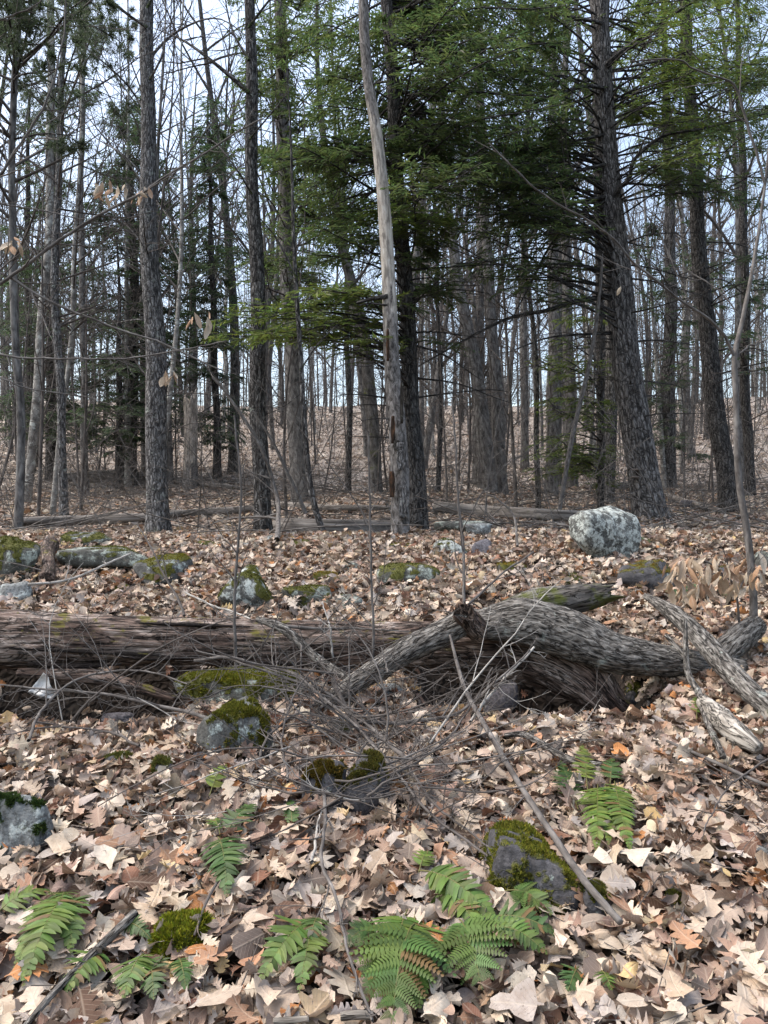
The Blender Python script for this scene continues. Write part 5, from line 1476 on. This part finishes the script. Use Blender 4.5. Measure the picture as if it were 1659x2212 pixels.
SS = [('thin upright sapling stem rising left of the tangle past the log', [(508, 1445, 3.5), (507, 1300, 3.5), (508, 1180, 3.5), (514, 1060, 3.5), (505, 960, 3.5), (500, 900, 3.5)], 6, 3),
      ('thin straight sapling stem rising in front of the log at centre', [(806, 1470, 3.45), (805, 1300, 3.45), (802, 1150, 3.45), (800, 1000, 3.45), (798, 930, 3.45)], 5, 3),
      ('thin bent sapling stem rising left of the lichen spotted stone', [(1006, 1400, 3.7), (1004, 1280, 3.8), (1002, 1180, 3.9), (990, 1080, 3.9), (986, 950, 3.9), (980, 860, 3.9)], 6, 3),
      ('thin pale stem standing between lichen stone and boulder', [(1118, 1180, 6.3), (1112, 1120, 6.3), (1080, 1082, 6.3), (1052, 1070, 6.3)], 5, 3),
      ('two branched grey shrub stem in front of the dark oak', [(598, 1166, 8.6), (600, 1080, 8.6), (560, 960, 8.6), (490, 850, 8.6), (460, 815, 8.6)], 10, 5),
      ('long thin pale stem leaning over from the dark oak toward the left', [(660, 1110, 9), (620, 1020, 9), (590, 960, 9), (545, 890, 9)], 8, 4)]
for lab, sp, a, b in SS:
    dead_branch(lab, sp, a, b, 9, 0.22, 'twig_grey', 'sapling', 3, 0.1, 40, 'sapling')

# the dense part of the tangle: too many crossing twigs to count
def tangle():
    for mat, n1, n2 in (('twig_grey', 28, 4), ('twig', 52, 5), ('twig_pale', 6, 2)):
        mb = MB()
        P0, P1 = [], []
        for n, bx in ((n1, (440, 1440, 1130, 1740)), (n2, (-20, 1440, 440, 1600))):
            for _ in range(n):
                px, py = rng.normal((bx[0] + bx[2]) / 2, (bx[2] - bx[0]) * 0.19), U(bx[1], bx[3])
                h = hit(px, py)
                a = PC(px, py, min(h[1], 3.35) - U(0, 0.5), 0.09)
                an = rng.normal(0.3, 0.9) + (math.pi if rng.random() < 0.5 else 0)
                L = U(0.2, 0.8)
                b = a + L * np.array([math.cos(an), -0.45 * math.sin(an), 0.45 * rng.normal() + 0.05])
                b[2] = max(b[2], float(ground_z(b[0], b[1])) + 0.07)
                P0.append(a); P1.append(b)
        P0, P1 = np.array(P0), np.array(P1); n = len(P0)
        L = np.linalg.norm(P1 - P0, axis=1)
        s = np.linspace(0, 1, 9)[None, :, None]
        path = P0[:, None] * (1 - s) + P1[:, None] * s + L[:, None, None] * rng.normal(0, 0.3, (n, 1, 3)) * s * (1 - s) + np.cumsum(rng.normal(0, 0.004, (n, 9, 3)), 1)
        R = (0.0016 + 0.0034 * rng.random(n) ** 2)[:, None] * (1 - 0.6 * s[:, :, 0])
        add_tubes(mb, path, R, 5)
        b, rb = kids(path, R, 4, 0.2, 0.95, 45, 15, 0.4, 6, wob=0.2, rmin=0.0014)
        c, rc = kids(b, rb, 2, 0.3, 0.95, 45, 15, 0.45, 4, wob=0.2, rmin=0.0011)
        add_tubes(mb, b, rb, 4); add_tubes(mb, c, rc, 3)
        o = mb.build('twig_tangle', M[mat], None, 'stuff')
        tag(o, {'twig_grey': 'grey', 'twig': 'dark', 'twig_pale': 'pale'}[mat] + ' crossing twigs of the brush tangle below the log', 'twigs')
tangle()

# fine litter twigs on the leaves
def litter_twigs():
    mb = MB()
    n = 420
    pts = scatter(n, 1.25, 6.5, 0.3)
    base = np.stack([pts[:, 0], pts[:, 1], ground_z(pts[:, 0], pts[:, 1]) + U(0.05, 0.09, n)], -1)
    a = U(0, 6.3, n)
    L = U(0.08, 0.4, n)
    e = base + np.stack([np.cos(a), np.sin(a), np.zeros(n)], -1) * L[:, None]
    e[:, 2] = ground_z(e[:, 0], e[:, 1]) + U(0.05, 0.1, n)
    s = np.linspace(0, 1, 6)[None, :, None]
    path = base[:, None] * (1 - s) + e[:, None] * s + rng.normal(0, 0.07, (n, 1, 3)) * L[:, None, None] * s * (1 - s)
    R = U(0.0008, 0.0024, n)[:, None] * (1 - 0.5 * s[:, :, 0])
    add_tubes(mb, path, R, 4)
    b, rb = kids(path, R, 2, 0.3, 0.9, 40, 14, 0.4, 4, wob=0.2, rmin=0.0007)
    add_tubes(mb, b, rb, 3)
    mb.build('litter_twigs', M['twig'], ground, 'stuff')
litter_twigs()

# ------------------------------------------------------------------ ferns
def frond_mesh(base, tip, width, lift, kind, npair, col, up=None):
    base, tip = np.asarray(base), np.asarray(tip)
    L = np.linalg.norm(tip - base)
    ctrl = (base + tip) / 2 + np.array([0, 0, lift]) + rng.normal(0, 0.02, 3) * L
    def B(t):
        t = np.asarray(t)[..., None]
        return base * (1 - t) ** 2 + 2 * ctrl * t * (1 - t) + tip * t ** 2
    def dB(t):
        t = np.asarray(t)[..., None]
        return norm(2 * (ctrl - base) * (1 - t) + 2 * (tip - ctrl) * t)
    upv = norm(np.array([rng.normal(0, 0.2), -0.35 + rng.normal(0, 0.1), 1.0])) if up is None else up
    mb = MB()
    s = np.linspace(0, 1, 14)
    V, Q, T, bc = tubes(B(s)[None], (np.linspace(0.0022, 0.0008, 14))[None], 4)
    mb.add(V, Q, None, np.array([0.16, 0.15, 0.05]))
    t0 = 0.16 if kind == 'christmas' else 0.28
    for i in range(npair):
        t = t0 + (1 - t0) * (i + 0.5) / npair
        u = (t - t0) / (1 - t0)
        shape = (min(1, 0.55 + 3.0 * u) * (1 - u ** 1.7) + 0.03) if kind == 'christmas' else (min(1, 0.75 + 2 * u) * (1 - u ** 1.2) + 0.04)
        p = B(t); d = dB(t)
        sd = norm(np.cross(d, upv)); nn = np.cross(sd, d)
        for sg in (-1, 1):
            l = width / 2 * shape * U(0.88, 1.08)
            ang = math.radians(72 - 30 * u + rng.normal(0, 5))
            ax = norm(sd * sg * math.sin(ang) + d * math.cos(ang) + nn * (rng.normal(0.05, 0.12)))
            wv = norm(np.cross(nn, ax))
            if (wv @ d) < 0: wv = -wv
            droop = -nn * l * U(0.05, 0.3)
            cc = np.asarray(col) * U(0.6, 1.25) * np.array([U(0.85, 1.3), 1.0, 1.0])
            if rng.random() < 0.05: cc = np.array([0.16, 0.10, 0.04])
            if kind == 'christmas':
                w = min(0.30 * l + 0.002, 0.62 * (1 - t0) * L / npair)
                rows = [(0.0, 0.25, 0.25), (0.12, 1.3, 0.75), (0.4, 0.95, 0.9), (0.72, 0.7, 0.7), (1.0, 0.03, 0.03)]
                Vp = []
                for f, a, b in rows:
                    c0 = p + ax * l * f + droop * f * f
                    Vp += [c0 + wv * w * a + nn * 0.12 * w, c0, c0 - wv * w * b + nn * 0.12 * w]
                F = []
                for r in range(4):
                    for j in range(2):
                        F.append((r * 3 + j, r * 3 + j + 1, r * 3 + j + 4, r * 3 + j + 3))
                mb.add(np.array(Vp), np.array(F), None, cc)
            else:
                m = 11
                f = (np.arange(m) + 0.4) / m
                pl = 0.30 * l * (1 - f ** 1.4) + 0.002
                c0 = p + ax[None] * (l * f)[:, None] + droop[None] * (f ** 2)[:, None]
                hw = 0.44 * l / m
                for g in (-1, 1):
                    dv = norm(wv * g + ax * 0.35)
                    tipp = c0 + dv * pl[:, None]
                    midp = c0 + dv * (pl * 0.55)[:, None]
                    Vp = np.stack([c0 - ax * hw * 0.7, midp - ax * hw, tipp, midp + ax * hw, c0 + ax * hw * 0.7], 1)
                    Vp[:, 2] -= nn * 0.1 * l * 0.2
                    b = (np.arange(m) * 5)[:, None]
                    F = np.concatenate([b + np.array([[0, 1, 3, 4]])])
                    Tt = b + np.array([[1, 2, 3]])
                    mb.add(Vp.reshape(-1, 3), F, Tt, cc)
    return mb

def fern(label, fronds, group='evergreen ferns in the leaf litter'):
    first = fronds[0]
    b0 = G(*first[0])
    root = thing('fern', label, 'fern', b0, group)
    for base, tip, width, lift, kind, col in fronds:
        a = G(*base, 0.05); b = G(*tip, 0.075)
        L = np.linalg.norm(a - b)
        a[2] += 0.02
        sc_ = a[1] / FPX
        n = int(np.clip(L / 0.0115, 14, 32)) if kind == 'christmas' else 11
        b = b + (b - a) * 0.12
        frond_mesh(a, b, width * sc_ * 1.3, lift, kind, n, FC[col]).build('frond', M['fern'], root)
FC = {'g': (0.085, 0.145, 0.026), 'd': (0.055, 0.105, 0.026), 'y': (0.135, 0.185, 0.035), 'b': (0.085, 0.15, 0.036), 'l': (0.105, 0.165, 0.03)}
C_, W_ = 'christmas', 'wood'
fern('single upright frond of fern between the leaf drift and the mossy boulder', [((452, 1768), (486, 1706), 44, 0.03, C_, 'y')])
fern('dark green fern pair with a long drooping frond left of centre', [((470, 1862), (488, 1990), 88, 0.07, C_, 'd'), ((480, 1870), (545, 1800), 66, 0.04, C_, 'd'), ((476, 1862), (458, 1838), 44, 0.05, C_, 'g')])
fern('small faint fern frond right of the dark fern pair', [((632, 1850), (626, 1790), 34, 0.03, C_, 'd')])
fern('fern frond cut by the left edge at the bottom', [((-20, 2050), (98, 2000), 80, 0.05, C_, 'l')])
fern('bright green fern with long fronds under the pale barked stick', [((150, 1990), (60, 2185), 100, 0.08, C_, 'l'), ((140, 2000), (150, 2120), 80, 0.06, C_, 'g'), ((130, 2000), (40, 2150), 70, 0.05, C_, 'l'), ((140, 1995), (130, 2040), 60, 0.05, C_, 'g')])
fern('low green fern at the bottom edge left of the moss cushion', [((230, 2120), (150, 2215), 84, 0.04, C_, 'g'), ((310, 2130), (270, 2225), 90, 0.04, C_, 'g'), ((320, 2140), (330, 2230), 70, 0.03, C_, 'd')])
fern('few dark fern leaflets beside the moss cushion', [((260, 2060), (320, 2100), 40, 0.03, C_, 'd'), ((385, 2140), (400, 2215), 50, 0.03, C_, 'd')])
fern('dark fern with two fronds left of the big fern clump', [((690, 2050), (572, 2190), 96, 0.07, C_, 'g'), ((680, 2070), (650, 2215), 76, 0.05, C_, 'g'), ((690, 2052), (672, 2120), 60, 0.05, C_, 'd')])
fern('large clump of lacy green wood fern at the bottom centre', [((900, 2060), (850, 2290), 190, 0.10, W_, 'b'), ((880, 2100), (800, 2230), 110, 0.06, W_, 'b'),
      ((985, 2050), (1035, 2200), 180, 0.08, W_, 'b'), ((880, 2030), (840, 2240), 130, 0.05, C_, 'g'), ((895, 2030), (905, 2235), 120, 0.05, C_, 'g'), ((830, 2080), (745, 2120), 70, 0.04, W_, 'd')])
fern('pointed fern fronds arching right above the lacy fern clump', [((900, 1940), (1060, 2060), 84, 0.07, C_, 'g'), ((930, 1965), (1040, 2090), 80, 0.05, C_, 'l'), ((905, 1945), (925, 1905), 50, 0.03, C_, 'l'), ((1050, 2050), (1190, 2090), 80, 0.05, C_, 'd'), ((1060, 2070), (1170, 2130), 70, 0.04, C_, 'g')])
fern('small lacy fern frond at the foot of the dark mossy rock', [((1080, 1990), (1180, 2040), 90, 0.05, W_, 'b'), ((1095, 1995), (1105, 1945), 44, 0.03, W_, 'b')])
fern('fern with hanging bright fronds at right beyond the long stick', [((1292, 1740), (1290, 1880), 76, 0.05, C_, 'l'), ((1308, 1745), (1314, 1870), 52, 0.03, C_, 'g'), ((1328, 1735), (1360, 1885), 62, 0.05, C_, 'l'), ((1270, 1755), (1260, 1664), 52, 0.05, C_, 'y'), ((1318, 1745), (1322, 1692), 50, 0.03, C_, 'd'), ((1250, 1800), (1215, 1700), 70, 0.02, C_, 'd')])
fern('tiny pale green fern under the crooked upright stick', [((1506, 1592), (1512, 1548), 32, 0.03, C_, 'g')])
fern('tiny fern at the foot of the crooked upright stick', [((1574, 1626), (1568, 1590), 24, 0.02, C_, 'y')])
fern('little fern on the wall right of the pale boulder', [((1380, 1176), (1420, 1160), 34, 0.03, C_, 'g'), ((1385, 1178), (1400, 1190), 30, 0.02, C_, 'd')])
fern('low fern under the dry beech leaves', [((1480, 1318), (1445, 1300), 40, 0.03, C_, 'd'), ((1480, 1318), (1500, 1288), 40, 0.03, C_, 'd'), ((1560, 1314), (1590, 1295), 40, 0.03, C_, 'd')])
fern('sprig of pale green leaves on the wedged mossy slab', [((500, 1448), (484, 1428), 26, 0.02, C_, 'y')])
fern('dark leaf tips at the bottom edge right of the fern clump', [((1250, 2160), (1230, 2215), 60, 0.02, C_, 'd'), ((1300, 2170), (1320, 2215), 50, 0.02, C_, 'g')])

# ------------------------------------------------------------------ beech saplings with dry leaves
def beech_leaf_mesh(i):
    V0, F = strip_leaf([(0, 0, 0.01), (0.1, 0.1, 0.05), (0.22, 0.24, 0.14), (0.36, 0.39, 0.19), (0.5, 0.53, 0.205), (0.65, 0.68, 0.18), (0.8, 0.83, 0.115), (0.92, 0.94, 0.06), (1, 1, 0.004)], 3)
    luv = V0.copy()
    V = curl(V0, nz(rng.normal(0.5, 0.5)), 4.2 + rng.normal(0, 1.2), rng.normal(0, 0.8), 0.015)
    V[:, 2] += 0.016 * np.sin((luv[:, 0] - 0.9 * np.abs(luv[:, 1])) * 56)
    c = np.array([[0.50, 0.40, 0.29], [0.55, 0.47, 0.36], [0.44, 0.32, 0.21], [0.36, 0.22, 0.13]][i % 4])
    V[:, 0] += 0.5
    return make_mesh('dry_leaf', V, F, None, np.broadcast_to(c, V.shape), luv=luv)
BL = [beech_leaf_mesh(i) for i in range(8)]
from mathutils import Matrix
def hang_leaf(p, root, size, down=1.0):
    d = norm(np.array([rng.normal(0, 0.45), rng.normal(0, 0.45), -down]))
    b = norm(np.cross(d, rng.normal(0, 1, 3))); n = np.cross(d, b)
    o = link('dry_leaf', BL[int(rng.integers(0, 8))], M['leaf'], root)
    R = np.stack([d, b, n], 1) * size
    q = np.asarray(p) - np.array(root.location)
    o.matrix_basis = Matrix([[*R[0], q[0]], [*R[1], q[1]], [*R[2], q[2]], [0, 0, 0, 1]])

def sapling(label, stem, w, branches, mat, leaves=(), name='beech_sapling'):
    pts = np.array([P(*p) for p in stem])
    pts[0, 2] = float(ground_z(pts[0, 0], pts[0, 1])) - 0.04
    path, wd = smooth_path(pts, 50, np.asarray(w, float))
    R = wd / 2 * path[:, 1] / FPX
    R = R * (1 + 0.5 * np.exp(-np.linspace(0, 1, 50) * 18))
    root = thing(name, label, 'sapling', pts[0])
    V, Q, T, bc = rough_tube(path, R, 12, 0.001, 30, 0.4)
    mb = MB(); mb.add(V, Q, None, None, bc); mb.build('trunk', M[mat], root)
    mt = MB()
    for sp, a, b, sd, ln in branches:
        bp, bw = smooth_path(np.array([P(*p) for p in sp]), 40, np.linspace(a, b, len(sp)))
        bp += np.cumsum(rng.normal(0, 0.0022, bp.shape), 0)
        br = bw / 2 * bp[:, 1] / FPX
        m = MB(); add_tubes(m, bp[None], br[None], 7); m.build('limb', M[mat], root)
        if sd:
            x, rx = kids(bp[None], br[None], sd, 0.15, 1.0, 38, 12, 0.3, 7, up=0.1, wob=0.15, Labs=ln, rmin=0.0013)
            y, ry = kids(x, rx, 3, 0.3, 1.0, 38, 12, 0.5, 4, wob=0.15, rmin=0.001)
            add_tubes(mt, x, rx, 5); add_tubes(mt, y, ry, 4)
    mt.build('twigs', M[mat], root, 'stuff')
    for p, size in leaves: hang_leaf(P(*p), root, size, 0.9)
    return root

sapling('crooked grey sapling at the right edge with a long pale branch arching left', [(1620, 1375, 3.95), (1628, 1320, 3.95), (1624, 1240, 3.95), (1614, 1150, 3.95), (1595, 1026, 3.95), (1590, 876, 3.95), (1587, 770, 3.95), (1602, 700, 3.98), (1622, 600, 4.0), (1642, 480, 4.05), (1660, 330, 4.1), (1675, 120, 4.15)],
        [18, 15, 15, 14, 13, 12, 11, 9, 8, 7, 6, 4],
        [([(1587, 772, 3.95), (1554, 706, 3.9), (1480, 650, 3.8), (1380, 575, 3.7), (1304, 500, 3.6), (1180, 425, 3.5), (1100, 350, 3.42), (1068, 315, 3.4)], 7, 3, 8, (0.2, 0.5)),
         ([(1590, 770, 3.95), (1625, 740, 4.0), (1670, 720, 4.1)], 5, 3, 4, (0.2, 0.4)),
         ([(1605, 690, 3.98), (1560, 640, 4.0), (1480, 590, 4.05), (1400, 545, 4.1)], 3.5, 2, 5, (0.2, 0.4)),
         ([(1652, 400, 4.08), (1595, 210, 4.0), (1565, 175, 3.98), (1500, 150, 3.95), (1455, 125, 3.9), (1355, 132, 3.85)], 6, 3, 6, (0.2, 0.5))], 'twig_grey',
        [((1342, 618, 3.65), 0.05), ((1600, 1240, 3.9), 0.09), ((1640, 1190, 3.95), 0.13), ((1652, 1170, 3.95), 0.13)])
# low beech sprout carrying the cluster of pleated leaves
lv = [((U(1440, 1650), U(1195, 1270), U(3.75, 4.05)), U(0.075, 0.125)) for _ in range(80)] + [((U(1450, 1530), U(1260, 1300), U(3.7, 3.9)), U(0.07, 0.11)) for _ in range(14)]
sapling('low beech sprout hung with pale pleated dry leaves at the right edge', [(1600, 1330, 3.9), (1590, 1280, 3.9), (1560, 1240, 3.88), (1530, 1215, 3.86), (1490, 1205, 3.84)], [5, 5, 4, 3, 2],
        [([(1590, 1280, 3.9), (1630, 1230, 3.95), (1659, 1190, 4.0)], 4, 2, 5, (0.1, 0.25)), ([(1560, 1240, 3.88), (1500, 1240, 3.82), (1450, 1250, 3.8)], 3, 2, 5, (0.1, 0.25)), ([(1585, 1270, 3.9), (1560, 1210, 3.9), (1550, 1180, 3.9)], 3, 2, 4, (0.1, 0.2))], 'twig', lv)
# beech standing just outside the left edge, its pale branches crossing the view
lvs = [((U(196, 330), U(388, 425), U(3.35, 3.5)), U(0.04, 0.075)) for _ in range(24)] + [((U(412, 455), U(672, 700), 3.5), U(0.06, 0.10)) for _ in range(6)] + [((U(350, 388), U(800, 815), 3.5), U(0.05, 0.08)) for _ in range(6)] + [((U(20, 45), U(510, 540), 3.3), U(0.05, 0.08)) for _ in range(6)]
sapling('beech sapling at the left edge reaching pale branches across the trees', [(-170, 1400, 3.6), (-165, 1000, 3.6), (-160, 700, 3.6), (-150, 300, 3.6), (-140, -200, 3.6)], [26, 24, 22, 17, 8],
        [([(-160, 720, 3.6), (-60, 660, 3.5), (0, 615, 3.45), (190, 480, 3.4), (300, 420, 3.4), (350, 385, 3.4), (525, 280, 3.4), (570, 258, 3.4)], 9, 3, 12, (0.2, 0.6)),
         ([(-160, 640, 3.6), (-60, 580, 3.5), (0, 590, 3.45), (125, 655, 3.45), (350, 738, 3.5), (450, 785, 3.5), (500, 805, 3.5)], 8, 2.5, 14, (0.2, 0.6)),
         ([(-162, 780, 3.6), (-60, 755, 3.5), (0, 763, 3.45), (75, 771, 3.45), (175, 771, 3.4), (250, 766, 3.4), (350, 751, 3.4), (480, 725, 3.4)], 6, 2.5, 12, (0.2, 0.5)),
         ([(-155, 520, 3.6), (-60, 420, 3.5), (0, 372, 3.45), (35, 320, 3.45), (80, 245, 3.4), (105, 185, 3.4), (130, 75, 3.4), (140, -40, 3.4)], 8, 3, 10, (0.2, 0.6)),
         ([(-155, 470, 3.6), (-50, 440, 3.5), (60, 455, 3.5), (180, 480, 3.5)], 4, 2, 8, (0.2, 0.5)),
         ([(-163, 850, 3.6), (-40, 810, 3.5), (60, 835, 3.5), (160, 850, 3.6), (240, 870, 3.6)], 4, 2, 8, (0.2, 0.5)),
         ([(-150, 120, 3.6), (-40, 60, 3.5), (60, 30, 3.5), (150, -30, 3.5)], 6, 2, 8, (0.2, 0.5))], 'twig_grey', lvs)
